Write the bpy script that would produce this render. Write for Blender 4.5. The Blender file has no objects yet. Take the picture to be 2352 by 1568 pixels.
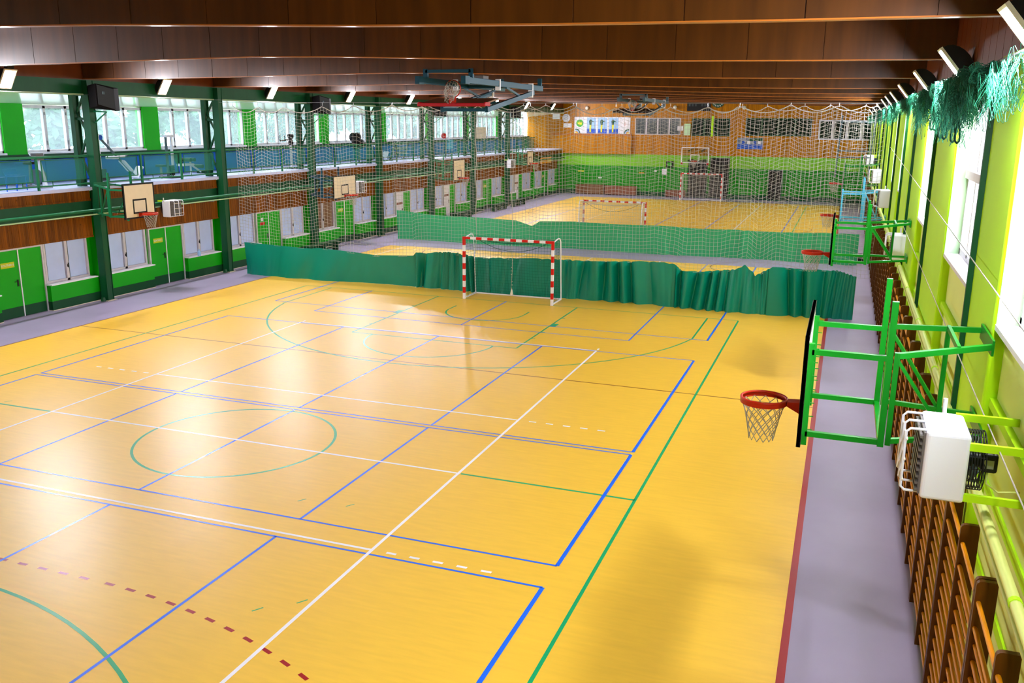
import bpy, math, random
from mathutils import Vector, Matrix
from math import sin, cos, pi, radians, sqrt
rnd = random.Random(7)
sc = bpy.context.scene
COL = sc.collection

# ------------------------------------------------------------------ camera, world, exposure
cam_data = bpy.data.cameras.new('camera')
cam = bpy.data.objects.new('camera', cam_data)
COL.objects.link(cam)
cam.location = (10.158, -12.915, 5.759)
cam.rotation_euler = (1.3299, -0.0082, 0.3537)
cam_data.sensor_width = 36.0
cam_data.lens = 31.382
cam_data.clip_start = 0.05
cam_data.clip_end = 400
sc.camera = cam

world = bpy.data.worlds.new('overcast_sky')
sc.world = world
world.use_nodes = True
wb = world.node_tree.nodes['Background']
wb.inputs[0].default_value = (0.86, 0.93, 1.0, 1)
wb.inputs[1].default_value = 8.0
LAMP = 440.0            # radiance of the floodlight lenses on the lime wall
LAMP_B = 560.0          # radiance of the brighter floodlights on the balcony side
sc.view_settings.view_transform = 'Standard'
sc.view_settings.look = 'None'
sc.view_settings.gamma = 1.0
sc.view_settings.use_curve_mapping = False
sc.view_settings.exposure = 0.78
sc.cycles.use_denoising = True
sc.cycles.max_bounces = 8
sc.cycles.transparent_max_bounces = 24
sc.cycles.sample_clamp_indirect = 8.0
sc.cycles.caustics_reflective = False
sc.cycles.caustics_refractive = False

# ------------------------------------------------------------------ materials
def lin(c):
    r = []
    for v in c[:3]:
        v = v / 255.0
        r.append(v / 12.92 if v <= 0.04045 else ((v + 0.055) / 1.055) ** 2.4)
    return (*r, 1.0)

def mat(name, rgb, rough=0.5, metal=0.0, var=0.0, scale=(6, 6, 6), bump=0.0, spec=0.3, objvar=0.0, coat=0.0, transl=0.0):
    m = bpy.data.materials.new(name)
    m.use_nodes = True
    nt = m.node_tree
    b = nt.nodes['Principled BSDF']
    c = lin(rgb)
    b.inputs['Base Color'].default_value = c
    b.inputs['Roughness'].default_value = rough
    b.inputs['Metallic'].default_value = metal
    b.inputs['Specular IOR Level'].default_value = spec
    if coat:
        b.inputs['Coat Weight'].default_value = coat
        b.inputs['Coat Roughness'].default_value = 0.15
    if var or bump or objvar:
        tc = nt.nodes.new('ShaderNodeTexCoord')
        mp = nt.nodes.new('ShaderNodeMapping')
        mp.inputs['Scale'].default_value = scale
        nz = nt.nodes.new('ShaderNodeTexNoise')
        nz.inputs['Scale'].default_value = 1.0
        nz.inputs['Detail'].default_value = 4.0
        nt.links.new(tc.outputs['Object'], mp.inputs['Vector'])
        nt.links.new(mp.outputs['Vector'], nz.inputs['Vector'])
        hsv = nt.nodes.new('ShaderNodeHueSaturation')
        hsv.inputs['Color'].default_value = c
        mr = nt.nodes.new('ShaderNodeMapRange')
        mr.inputs['From Min'].default_value = 0.25
        mr.inputs['From Max'].default_value = 0.75
        mr.inputs['To Min'].default_value = 1 - var
        mr.inputs['To Max'].default_value = 1 + var
        nt.links.new(nz.outputs['Fac'], mr.inputs['Value'])
        out = mr.outputs['Result']
        if objvar:
            oi = nt.nodes.new('ShaderNodeObjectInfo')
            m2 = nt.nodes.new('ShaderNodeMapRange')
            m2.inputs['To Min'].default_value = 1 - objvar
            m2.inputs['To Max'].default_value = 1 + objvar
            nt.links.new(oi.outputs['Random'], m2.inputs['Value'])
            mu = nt.nodes.new('ShaderNodeMath'); mu.operation = 'MULTIPLY'
            nt.links.new(out, mu.inputs[0]); nt.links.new(m2.outputs['Result'], mu.inputs[1])
            out = mu.outputs[0]
        nt.links.new(out, hsv.inputs['Value'])
        nt.links.new(hsv.outputs['Color'], b.inputs['Base Color'])
        if bump:
            bp = nt.nodes.new('ShaderNodeBump')
            bp.inputs['Strength'].default_value = bump
            bp.inputs['Distance'].default_value = 0.01
            nt.links.new(nz.outputs['Fac'], bp.inputs['Height'])
            nt.links.new(bp.outputs['Normal'], b.inputs['Normal'])
    if transl:
        tr = nt.nodes.new('ShaderNodeBsdfTranslucent')
        tr.inputs['Color'].default_value = c
        mx = nt.nodes.new('ShaderNodeMixShader')
        mx.inputs[0].default_value = transl
        o = nt.nodes['Material Output']
        nt.links.new(b.outputs[0], mx.inputs[1]); nt.links.new(tr.outputs[0], mx.inputs[2])
        nt.links.new(mx.outputs[0], o.inputs['Surface'])
    return m

def plank_mat(name, rgb, axis, width, rough=0.4, var=0.35, knots=0.5):
    """wood boarding: tone changes from board to board along one axis, grain along z, dark knots"""
    m = bpy.data.materials.new(name); m.use_nodes = True
    nt = m.node_tree; b = nt.nodes['Principled BSDF']; N = nt.nodes.new; L = nt.links.new
    tc = N('ShaderNodeTexCoord'); sp = N('ShaderNodeSeparateXYZ')
    L(tc.outputs['Object'], sp.inputs[0])
    dv = N('ShaderNodeMath'); dv.operation = 'DIVIDE'; dv.inputs[1].default_value = width
    L(sp.outputs[axis], dv.inputs[0])
    fl = N('ShaderNodeMath'); fl.operation = 'FLOOR'; L(dv.outputs[0], fl.inputs[0])
    wn = N('ShaderNodeTexWhiteNoise'); wn.noise_dimensions = '1D'; L(fl.outputs[0], wn.inputs['W'])
    fr = N('ShaderNodeMath'); fr.operation = 'FRACT'; L(dv.outputs[0], fr.inputs[0])
    gap = N('ShaderNodeMath'); gap.operation = 'GREATER_THAN'; gap.inputs[1].default_value = 0.08; L(fr.outputs[0], gap.inputs[0])
    mp = N('ShaderNodeMapping'); mp.inputs['Scale'].default_value = (9, 9, 1.2); L(tc.outputs['Object'], mp.inputs[0])
    nz = N('ShaderNodeTexNoise'); nz.inputs['Scale'].default_value = 1.5; nz.inputs['Detail'].default_value = 5; L(mp.outputs[0], nz.inputs['Vector'])
    kn = N('ShaderNodeTexVoronoi'); kn.inputs['Scale'].default_value = 3.5; L(tc.outputs['Object'], kn.inputs['Vector'])
    kr = N('ShaderNodeMapRange'); kr.inputs['From Min'].default_value = 0.05; kr.inputs['From Max'].default_value = 0.13
    kr.inputs['To Min'].default_value = 1 - knots; L(kn.outputs['Distance'], kr.inputs['Value'])
    a = N('ShaderNodeMapRange'); a.inputs['To Min'].default_value = 1 - var; a.inputs['To Max'].default_value = 1 + var; L(wn.outputs['Value'], a.inputs['Value'])
    g = N('ShaderNodeMapRange'); g.inputs['From Min'].default_value = 0.3; g.inputs['From Max'].default_value = 0.7
    g.inputs['To Min'].default_value = 0.8; g.inputs['To Max'].default_value = 1.15; L(nz.outputs['Fac'], g.inputs['Value'])
    gm = N('ShaderNodeMapRange'); gm.inputs['To Min'].default_value = 0.45; L(gap.outputs[0], gm.inputs['Value'])
    x = a.outputs['Result']
    for s in (g, gm, kr):
        mu = N('ShaderNodeMath'); mu.operation = 'MULTIPLY'; L(x, mu.inputs[0]); L(s.outputs['Result'], mu.inputs[1]); x = mu.outputs[0]
    h = N('ShaderNodeHueSaturation'); h.inputs['Color'].default_value = lin(rgb); L(x, h.inputs['Value']); L(h.outputs['Color'], b.inputs['Base Color'])
    b.inputs['Roughness'].default_value = rough
    b.inputs['Specular IOR Level'].default_value = 0.15
    return m

def pane_mat(name, rgb, haze, tint=(1, 1, 1), rough=0.05):
    m = bpy.data.materials.new(name); m.use_nodes = True
    nt = m.node_tree; N = nt.nodes.new; L = nt.links.new; o = nt.nodes['Material Output']
    nt.nodes.remove(nt.nodes['Principled BSDF'])
    t = N('ShaderNodeBsdfTransparent'); t.inputs[0].default_value = (*tint, 1)
    gl = N('ShaderNodeBsdfGlossy'); gl.inputs['Roughness'].default_value = rough
    fz = N('ShaderNodeFresnel'); fz.inputs['IOR'].default_value = 1.35
    m1 = N('ShaderNodeMixShader'); L(fz.outputs[0], m1.inputs[0]); L(t.outputs[0], m1.inputs[1]); L(gl.outputs[0], m1.inputs[2])
    tr = N('ShaderNodeBsdfTranslucent'); tr.inputs[0].default_value = lin(rgb)
    m2 = N('ShaderNodeMixShader'); m2.inputs[0].default_value = haze
    L(m1.outputs[0], m2.inputs[1]); L(tr.outputs[0], m2.inputs[2]); L(m2.outputs[0], o.inputs['Surface'])
    return m

def emit_mat(name, rgb, s):
    m = bpy.data.materials.new(name); m.use_nodes = True
    nt = m.node_tree; nt.nodes.remove(nt.nodes['Principled BSDF'])
    e = nt.nodes.new('ShaderNodeEmission'); e.inputs[0].default_value = (*rgb, 1); e.inputs[1].default_value = s
    nt.links.new(e.outputs[0], nt.nodes['Material Output'].inputs['Surface'])
    return m

K = dict(
    court=mat('court_vinyl', (238, 190, 60), 0.38, var=0.05, scale=(2, 14, 1), spec=0.5),
    grey=mat('grey_vinyl', (156, 146, 172), 0.42, var=0.08, scale=(0.7, 0.7, 1)),
    line_white=mat('line_white', (240, 238, 245), 0.33, spec=0.5),
    line_blue=mat('line_blue', (20, 105, 235), 0.33, spec=0.5),
    line_green=mat('line_green', (5, 165, 105), 0.33, spec=0.5),
    line_red=mat('line_red', (160, 0, 8), 0.33, spec=0.5),
    line_maroon=mat('line_maroon', (135, 62, 18), 0.33, spec=0.5),
    green=mat('bright_green_paint', (5, 168, 1), 0.5, var=0.05, scale=(2, 2, 2)),
    band_green=mat('mid_green_paint', (118, 190, 34), 0.5, var=0.04),
    far_green=mat('deep_green_paint', (3, 132, 2), 0.5, var=0.05),
    dgreen=mat('dark_green_paint', (6, 70, 34), 0.45, var=0.06, scale=(2, 2, 2)),
    steel_green=mat('green_steel', (12, 76, 42), 0.4, var=0.12, scale=(5, 5, 1.5)),
    rail_green=mat('railing_green', (14, 104, 62), 0.4),
    wire=mat('wire_teal', (44, 140, 128), 0.4),
    frame_green=mat('frame_green_enamel', (6, 128, 26), 0.35, var=0.05),
    lime=mat('lime_paint', (184, 240, 18), 0.5, var=0.04, scale=(1, 1, 1)),
    wall_lime=mat('pale_lime_paint', (224, 240, 138), 0.55, var=0.05, scale=(1, 1, 1)),
    pipe_lime=mat('pipe_lime_paint', (214, 226, 130), 0.4),
    reveal=mat('reveal_white_paint', (196, 234, 186), 0.5),
    white=mat('white_paint', (232, 230, 235), 0.4, var=0.03),
    frame_white=mat('window_frame_white', (206, 200, 206), 0.45, var=0.08),
    frost=mat('painted_pane', (192, 208, 246), 0.25, var=0.06, scale=(2, 2, 2)),
    brownpane=mat('brown_curtained_pane', (128, 92, 70), 0.3, var=0.1),
    transom=mat('transom_pane', (160, 178, 188), 0.15, var=0.08),
    glass=pane_mat('window_glass', (215, 232, 250), 0.14, (0.66, 0.74, 0.8)),
    glass_r=pane_mat('window_glass_right', (225, 238, 255), 0.35),
    board_glass=pane_mat('backboard_glass', (200, 220, 210), 0.12),
    darkglass=mat('dark_glass', (14, 34, 28), 0.08),
    greyglass=mat('grey_glass', (70, 76, 78), 0.1, var=0.2, scale=(3, 3, 1)),
    plank_l=plank_mat('brown_boards', (122, 66, 0), 1, 0.12, rough=0.55, var=0.3),
    plank_f=plank_mat('honey_boards', (178, 114, 0), 0, 0.14, rough=0.35, var=0.2, knots=0.55),
    beam=mat('beam_plywood', (74, 40, 6), 0.36, var=0.35, scale=(5, 5, 0.5), bump=0.15, objvar=0.14, coat=0.2),
    beam_glint_cap=mat('beam_glint_cap_wood', (170, 98, 34), 0.3),  # paints reflected light along beam bottoms; also plain wood of the parapet cap
    fascia=mat('fascia_wood', (104, 48, 14), 0.4, var=0.2, scale=(3, 3, 0.6)),
    soffit=mat('soffit_boards', (232, 244, 218), 0.16, spec=0.7),
    balc=mat('balcony_vinyl', (196, 202, 238), 0.35, var=0.04),
    bluemat=mat('blue_padding', (8, 96, 206), 0.55, var=0.06, scale=(1, 1, 1)),
    black=mat('black_enamel', (16, 15, 17), 0.45),
    speaker=mat('speaker_black', (14, 11, 12), 0.8, spec=0.1),
    cream=mat('cream_board', (236, 222, 196), 0.4, var=0.03),
    rim=mat('rim_orange', (186, 40, 12), 0.35),
    red=mat('red_paint', (200, 22, 16), 0.4),
    dred=mat('dark_red_padding', (165, 8, 22), 0.5),
    pink=mat('pink_padding', (232, 150, 165), 0.5),
    netwhite=mat('white_cord', (186, 182, 172), 0.8, transl=0.15),
    netgreen=mat('green_cord', (12, 100, 72), 0.8),
    netdark=mat('dark_green_net', (8, 74, 50), 0.8, var=0.2, scale=(3, 3, 3)),
    netpale=mat('pale_green_net', (30, 112, 80), 0.8, var=0.2, scale=(3, 3, 3)),
    curtain=mat('teal_fabric', (0, 130, 106), 0.33, var=0.05, scale=(3, 3, 1), transl=0.1, spec=0.5),
    curtain2=mat('mid_green_fabric', (58, 166, 108), 0.45, var=0.05, scale=(3, 3, 1), transl=0.25),
    barwood=mat('wall_bar_wood', (88, 48, 3), 0.4, var=0.3, scale=(14, 14, 1.2), objvar=0.12),
    rungwood=mat('rung_wood', (208, 130, 6), 0.35, var=0.15, scale=(8, 3, 8), objvar=0.1),
    steel=mat('bare_steel', (150, 150, 152), 0.35, 0.6),
    bluesteel=mat('petrol_blue_steel', (12, 64, 82), 0.4, 0.1),
    lightblue=mat('light_blue_steel', (84, 178, 214), 0.4),
    greysteel=mat('grey_blue_steel', (74, 92, 98), 0.45, 0.2),
    boardply=mat('bare_ply', (120, 82, 48), 0.5, var=0.15),
    heater=mat('heater_white', (232, 234, 245), 0.35),
    grille=mat('heater_grey_fins', (104, 98, 96), 0.5),
    lens=emit_mat('lamp_lens', (0.93, 0.93, 1.0), LAMP),
    lens_b=emit_mat('lamp_lens_bright', (0.95, 0.92, 1.0), LAMP_B),
    yellow=mat('yellow_sign', (196, 205, 20), 0.5),
    orange=mat('orange_sign', (225, 150, 20), 0.5),
    paper=mat('paper', (225, 226, 232), 0.6),
    skyprint=mat('poster_sky_print', (150, 190, 232), 0.5, var=0.08, scale=(1, 1, 2)),
    blueprint=mat('poster_blue_print', (20, 80, 190), 0.5, var=0.3, scale=(4, 4, 4)),
    yellowprint=mat('poster_yellow_print', (235, 225, 20), 0.5),
    greenprint=mat('badge_green', (60, 170, 40), 0.5),
    badge=mat('badge_dark_green', (10, 74, 44), 0.5),
    grisprint=mat('banner_print', (120, 130, 150), 0.5, var=0.6, scale=(3, 3, 5)),
    blueseat=mat('blue_plastic', (14, 92, 200), 0.4),
    vinylwhite=mat('white_upholstery', (228, 230, 240), 0.4),
    brownbox=mat('brown_bench_front', (134, 84, 60), 0.5, var=0.1),
    asphalt=mat('outside_ground', (150, 160, 140), 0.8, var=0.1, scale=(0.3, 0.3, 0.3)),
    bark=mat('bark', (84, 66, 50), 0.8),
    leaf=mat('tree_leaf', (92, 128, 98), 0.6, transl=0.3, objvar=0.2, var=0.1),
    globe=mat('globe_glass', (226, 220, 205), 0.3),
)

# ------------------------------------------------------------------ mesh builder
class B:
    def __init__(s):
        s.v = []; s.f = []; s.sm = []; s.mi = []; s.cur = 0
    def _add(s, vs, fs, smooth=False):
        o = len(s.v); s.v += [tuple(p) for p in vs]
        for f in fs:
            s.f.append(tuple(i + o for i in f)); s.sm.append(smooth); s.mi.append(s.cur)
        return s
    def mi_(s, i):
        s.cur = i; return s
    def box(s, x0, x1, y0, y1, z0, z1):
        x0, x1 = min(x0, x1), max(x0, x1); y0, y1 = min(y0, y1), max(y0, y1); z0, z1 = min(z0, z1), max(z0, z1)
        v = [(x0, y0, z0), (x1, y0, z0), (x1, y1, z0), (x0, y1, z0), (x0, y0, z1), (x1, y0, z1), (x1, y1, z1), (x0, y1, z1)]
        return s._add(v, [(3, 2, 1, 0), (4, 5, 6, 7), (0, 1, 5, 4), (1, 2, 6, 5), (2, 3, 7, 6), (3, 0, 4, 7)])
    def bar(s, p, q, w, h=None, up=(0, 0, 1)):
        h = h or w; p = Vector(p); q = Vector(q); d = (q - p).normalized(); u = Vector(up)
        if abs(d.dot(u)) > 0.98: u = Vector((0, 1, 0)) if abs(d.y) < 0.9 else Vector((1, 0, 0))
        a = d.cross(u).normalized() * (w / 2); b = a.cross(d).normalized() * (h / 2)
        v = [p - a - b, p + a - b, p + a + b, p - a + b, q - a - b, q + a - b, q + a + b, q - a + b]
        return s._add(v, [(0, 1, 2, 3), (7, 6, 5, 4), (4, 5, 1, 0), (5, 6, 2, 1), (6, 7, 3, 2), (7, 4, 0, 3)])
    def tube(s, pts, r, n=8, caps=True, closed=False):
        pts = [Vector(p) for p in pts]; m = len(pts); rings = []
        u = None
        for i, p in enumerate(pts):
            a = pts[(i - 1) % m] if (i > 0 or closed) else p
            b = pts[(i + 1) % m] if (i < m - 1 or closed) else p
            d = (b - a).normalized()
            if u is None:
                u = Vector((0, 0, 1)) if abs(d.z) < 0.9 else Vector((1, 0, 0))
            u = (u - d * u.dot(d)).normalized(); w = d.cross(u)
            rr = r[i] if isinstance(r, (list, tuple)) else r
            rings.append([p + (u * cos(2 * pi * k / n) + w * sin(2 * pi * k / n)) * rr for k in range(n)])
        v = [q for R in rings for q in R]; f = []
        for i in range(m if closed else m - 1):
            j = (i + 1) % m
            for k in range(n):
                l = (k + 1) % n
                f.append((i * n + k, i * n + l, j * n + l, j * n + k))
        s._add(v, f, True)
        if caps and not closed:
            s._add(rings[0], [tuple(reversed(range(n)))]); s._add(rings[-1], [tuple(range(n))])
        return s
    def poly(s, pts, vec):
        """prism: planar polygon pushed along vec"""
        n = len(pts); vec = Vector(vec); p = [Vector(q) for q in pts]
        nrm = Vector()
        for i in range(n): nrm += (p[i] - p[0]).cross(p[(i + 1) % n] - p[0])
        if nrm.dot(vec) > 0: p = p[::-1]
        v = p + [q + vec for q in p]
        return s._add(v, [tuple(range(n)), tuple(reversed(range(n, 2 * n)))] + [((i + 1) % n, i, n + i, n + (i + 1) % n) for i in range(n)])
    def disc(s, c, r, ax, t, n=24):
        c = Vector(c); ax = Vector(ax).normalized(); return s.tube([c, c + ax * t], r, n)
    def quad(s, a, b, c, d):
        return s._add([a, b, c, d], [(0, 1, 2, 3)])
    def ball(s, c, r, n=12, m=8, sz=1.0):
        v = []; f = []
        for i in range(m + 1):
            t = pi * i / m
            for k in range(n):
                v.append((c[0] + r * sin(t) * cos(2 * pi * k / n), c[1] + r * sin(t) * sin(2 * pi * k / n), c[2] + r * sz * cos(t)))
        for i in range(m):
            for k in range(n):
                l = (k + 1) % n
                f.append((i * n + k, (i + 1) * n + k, (i + 1) * n + l, i * n + l))
        return s._add(v, f, True)
    def mesh(s, name):
        me = bpy.data.meshes.new(name); me.from_pydata(s.v, [], s.f)
        me.polygons.foreach_set('use_smooth', s.sm); me.polygons.foreach_set('material_index', s.mi); me.update()
        return me
    def obj(s, name, m, parent=None, loc=(0, 0, 0), rot=(0, 0, 0)):
        me = s.mesh(name)
        for q in (m if isinstance(m, (list, tuple)) else [m]):
            me.materials.append(K[q])
        return put(name, me, parent, loc, rot)

def put(name, me, parent=None, loc=(0, 0, 0), rot=(0, 0, 0)):
    o = bpy.data.objects.new(name, me); COL.objects.link(o)
    o.location = loc; o.rotation_euler = rot
    if parent: o.parent = parent
    return o

def bevel(o, w=0.01, seg=2):
    md = o.modifiers.new('bevel', 'BEVEL'); md.width = w; md.segments = seg; md.limit_method = 'ANGLE'
    return o

def tag(o, label, cat, group=None, kind=None):
    o['label'] = label; o['category'] = cat
    if group: o['group'] = group
    if kind: o['kind'] = kind
    return o

def thing(name, label, cat, loc=(0, 0, 0), rot=(0, 0, 0), group=None, kind=None):
    o = bpy.data.objects.new(name, None); COL.objects.link(o); o.empty_display_size = 0.2
    o.location = loc; o.rotation_euler = rot
    return tag(o, label, cat, group, kind)

KIDS = {}
def copy_tree(o, parent=None):
    c = o.copy(); COL.objects.link(c)
    if parent: c.parent = parent
    for ch in list(o.children): copy_tree(ch, c)
    return c

def dup(root, loc, label, rot=None):
    c = copy_tree(root); c.location = loc
    if rot is not None: c.rotation_euler = rot
    c['label'] = label
    return c

def text(s, size, m, parent, loc, rot, name='lettering', depth=0.004, align='CENTER'):
    cu = bpy.data.curves.new(name, 'FONT'); cu.body = s; cu.size = size; cu.extrude = depth
    cu.align_x = align; cu.align_y = 'CENTER'; cu.materials.append(K[m])
    o = bpy.data.objects.new(name, cu); COL.objects.link(o)
    bpy.context.view_layer.update()
    me = bpy.data.meshes.new_from_object(o.evaluated_get(bpy.context.evaluated_depsgraph_get()))
    bpy.data.objects.remove(o)
    return put(name, me, parent, loc, rot)

FACE_X = (pi / 2, 0, pi / 2)      # text that faces +x
FACE_Y = (pi / 2, 0, 0)           # text that faces -y

# ------------------------------------------------------------------ floor and court markings
floor = B().box(-15.6, 12.3, -17, 61, -0.2, 0).obj('floor', 'grey')
tag(floor, 'grey vinyl hall floor with yellow court surfaces and coloured court lines', 'floor', kind='structure')
def court(x0, x1, y0, y1):
    B().box(x0, x1, y0, y1, 0.0, 0.003).obj('court_surface', 'court', floor)
court(-10, 9.96, -17, 25.0)
court(-10, 9.96, 29.0, 57.0)
ZL = {'line_maroon': 0.0036, 'line_red': 0.0040, 'line_green': 0.0044, 'line_blue': 0.0048, 'line_white': 0.0052}
def line(m, x0, y0, x1, y1, w=0.05):
    d = Vector((x1 - x0, y1 - y0, 0)); n = Vector((-d.y, d.x, 0)).normalized() * (w / 2); a = Vector((x0, y0, ZL[m])); b = Vector((x1, y1, ZL[m]))
    B().quad(a - n, b - n, b + n, a + n).obj('court_line', m, floor)
def arc(m, cx, cy, r, a0, a1, w=0.05, n=48):
    b = B(); z = ZL[m]; vs = []; fs = []
    for i in range(n + 1):
        t = radians(a0 + (a1 - a0) * i / n)
        vs += [(cx + (r - w / 2) * cos(t), cy + (r - w / 2) * sin(t), z), (cx + (r + w / 2) * cos(t), cy + (r + w / 2) * sin(t), z)]
    fs = [(2 * i, 2 * i + 1, 2 * i + 3, 2 * i + 2) if a1 > a0 else (2 * i + 2, 2 * i + 3, 2 * i + 1, 2 * i) for i in range(n)]
    b._add(vs, fs).obj('court_line', m, floor)
W, G, BL, RD, MR = 'line_white', 'line_green', 'line_blue', 'line_red', 'line_maroon'
# border lines
line(RD, 9.98, -17, 9.98, 25, 0.09); line(RD, 9.98, 29, 9.98, 57, 0.09)
line(MR, -10.0, -17, -10.0, 25, 0.05)
line(MR, -10, 6.18, 9.93, 6.02, 0.04)
# volleyball court
line(W, 4.475, -9, 4.475, 9.0); line(W, -4.475, -9, -4.475, 9.0)
line(W, -4.5, 8.975, 4.5, 8.975); line(W, -4.45, 0, 4.45, 0)
line(W, -4.475, 9.06, -4.475, 9.2); line(W, 4.475, 9.06, 4.475, 9.2)
for y in (2.975, -2.975):
    line(W, -4.45, y, 4.45, y)
    for s in (-1, 1):
        for k in range(5):
            x = 4.5 + 0.2 + k * 0.35
            line(W, s * x, y, s * (x + 0.15), y)
# basketball court
line(G, 7.5, -14, 7.5, 14.1); line(G, -7.65, -14, -7.65, 14.2)
line(G, -7.65, 14.2, 7.5, 14.12, 0.04); line(G, -7.65, 0, -4.52, 0); line(G, 4.52, 0, 7.5, 0)
arc(G, 0, 0, 1.8, 0, 360, n=72)
cy = 12.57; aa = math.degrees(math.asin((11.15 - cy) / 6.72))
arc(G, 0, cy, 6.7, 180 - aa, 360 + aa)
line(G, 6.58, 11.15, 6.58, 14.1); line(G, -6.6, 11.15, -6.6, 14.15)
line(G, -2.45, 8.42, 2.45, 8.42); line(G, -2.45, 8.42, -2.45, 14.15); line(G, 2.45, 8.42, 2.45, 14.12)
arc(G, 0, 8.4, 1.8, 180, 360)
arc(G, 0, 12.4, 1.25, 182, 358); line(G, -1.25, 12.4, -1.25, 12.95); line(G, 1.25, 12.4, 1.25, 12.9)
for s in (-1, 1):
    line(G, s * 2.55, 11.2, s * 2.55, 11.6, 0.16)
    for y in (9.6, 10.45, 12.4): line(G, s * 2.47, y, s * 2.57, y)
arc(G, 0, -12.4, 6.83, 20, 160)
for x, y in ((2.6, -1.95), (3.4, -1.85), (3.9, -4.9), (4.3, -4.55), (-5.9, 0.12)):
    line(G, x, y, x + 0.08, y + 0.12, 0.02)
# handball nine metre line, dashed
for k in range(-4, 5): line(RD, k * 0.35 - 0.075, -5.0, k * 0.35 + 0.075, -5.0, 0.05)
for s in (-1, 1):
    for k in range(1, 22):
        t = radians(90 - (k * 0.35 - 0.1) / 9.0 * 57.3); t2 = t - 0.15 / 9.0
        arc(RD, s * 1.5, -14.0, 9.0, math.degrees(t) if s > 0 else 180 - math.degrees(t), math.degrees(t2) if s > 0 else 180 - math.degrees(t2), 0.05, 2)
# blue cross-wise courts
for y0, y1 in ((2.06, 8.91), (-2.49, 1.92), (-9.4, -3.1)):
    line(BL, -7.0, y0, 7.0, y0, 0.04); line(BL, -7.0, y1, 7.0, y1, 0.04)
    line(BL, -7.0, y0, -7.0, y1, 0.05); line(BL, 7.0, y0, 7.0, y1, 0.06)
    for x in (-3, 0, 3): line(BL, x, y0, x, y1, 0.045)
line(BL, -7.05, 11.4, 7.02, 11.18, 0.04); line(BL, -7.05, 11.4, -7.05, 16, 0.05); line(BL, 7.0, 11.18, 7.0, 25, 0.06)
line(BL, -5, 10.5, 5, 10.36, 0.04); line(BL, -5, 10.5, -5, 14.2, 0.045); line(BL, 5, 10.36, 5, 25, 0.045); line(BL, 0, 10.43, 0, 14.2, 0.045)
# second and third courts
line(W, -9.1, 19, -9.1, 25.0)
for x in (-3.0, 0.0, 3.0, 9.1): line(W, x, 18, x, 25.0)
line(W, -9.1, 24.1, 9.7, 24.1, 0.04)
arc(MR, -5.9, 24.2, 1.8, 0, 360); arc(MR, 7.0, 24.6, 1.8, 0, 360)
for x, m in ((0, BL), (2.95, BL), (4.5, W), (7.1, BL), (7.65, G), (-7.1, BL)): line(m, x, 31, x, 56, 0.06)
line(BL, -7.1, 31.4, 7.1, 31.4); line(W, -4.5, 38, 4.5, 38); line(W, -4.5, 31, -4.5, 56)
arc(MR, -7.4, 43, 1.8, 120, 300); arc(MR, 6.2, 40, 2.4, -60, 80)

# ------------------------------------------------------------------ room shell
ceiling = B().box(-12.6, 12.3, -17, 61, 7.95, 8.1).obj('ceiling', 'fascia')
tag(ceiling, 'dark brown boarded roof deck above the beams', 'ceiling', kind='structure')
PROF = [(-12.2, 6.94), (-9.5, 6.93), (-6.5, 6.95), (-4, 6.985), (-1.5, 7.01), (0.5, 6.98), (2.2, 6.93), (4.5, 6.86), (7, 6.81), (9.5, 6.78), (12.05, 6.77)]
def prof(x, dz=0.0):
    for (a, za), (b, zb) in zip(PROF, PROF[1:]):
        if x <= b: return za + (zb - za) * (x - a) / (b - a) + dz
    return PROF[-1][1] + dz
BAY = 6.2
COLS = [9.45 + BAY * k for k in range(-4, 9)]
beam_pos = ['above the camera end of the hall'] * 2 + ['nearest the top edge of the photo', 'second beam from the top edge of the photo', 'over the column with the nearest speaker', 'over the divider net', 'sixth roof beam back', 'seventh roof beam back', 'eighth roof beam back', 'ninth roof beam back', 'tenth roof beam back', 'eleventh roof beam back', 'closest to the boarded end wall']
xs = [-12.2 + 24.25 * i / 20 for i in range(21)]
for i, y in enumerate(COLS):
    dz = max(0, y - 15.65) * 0.0072
    core = B().poly([(x, y - 0.04, z + 0.012 + dz) for x, z in PROF] + [(12.05, y - 0.04, 7.95), (-12.2, y - 0.04, 7.95)], (0, 0.12, 0))
    bo = tag(core.obj('roof_beam', 'beam'), 'brown plywood box beam across the hall, ' + beam_pos[i], 'roof beam', kind='structure')
    for k in range(20):
        a, b_ = xs[k] + 0.006, xs[k + 1] - 0.006; d = 0.012 + rnd.random() * 0.005
        P = [(a, y - 0.04, prof(a, dz)), (b_, y - 0.04, prof(b_, dz)), (b_, y - 0.04, 7.94), (a, y - 0.04, 7.94)]
        o = B().poly(P, (0, -d, 0)).obj('cladding_panel', 'beam', bo)
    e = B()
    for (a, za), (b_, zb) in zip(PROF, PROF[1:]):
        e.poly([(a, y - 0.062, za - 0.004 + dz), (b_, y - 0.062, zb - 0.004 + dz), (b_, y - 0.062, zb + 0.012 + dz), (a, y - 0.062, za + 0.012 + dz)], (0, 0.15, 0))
    e.obj('edge_glint', 'beam_glint_cap', bo)  # paler strip paints the light reflected along the beam's lower lip

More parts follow.
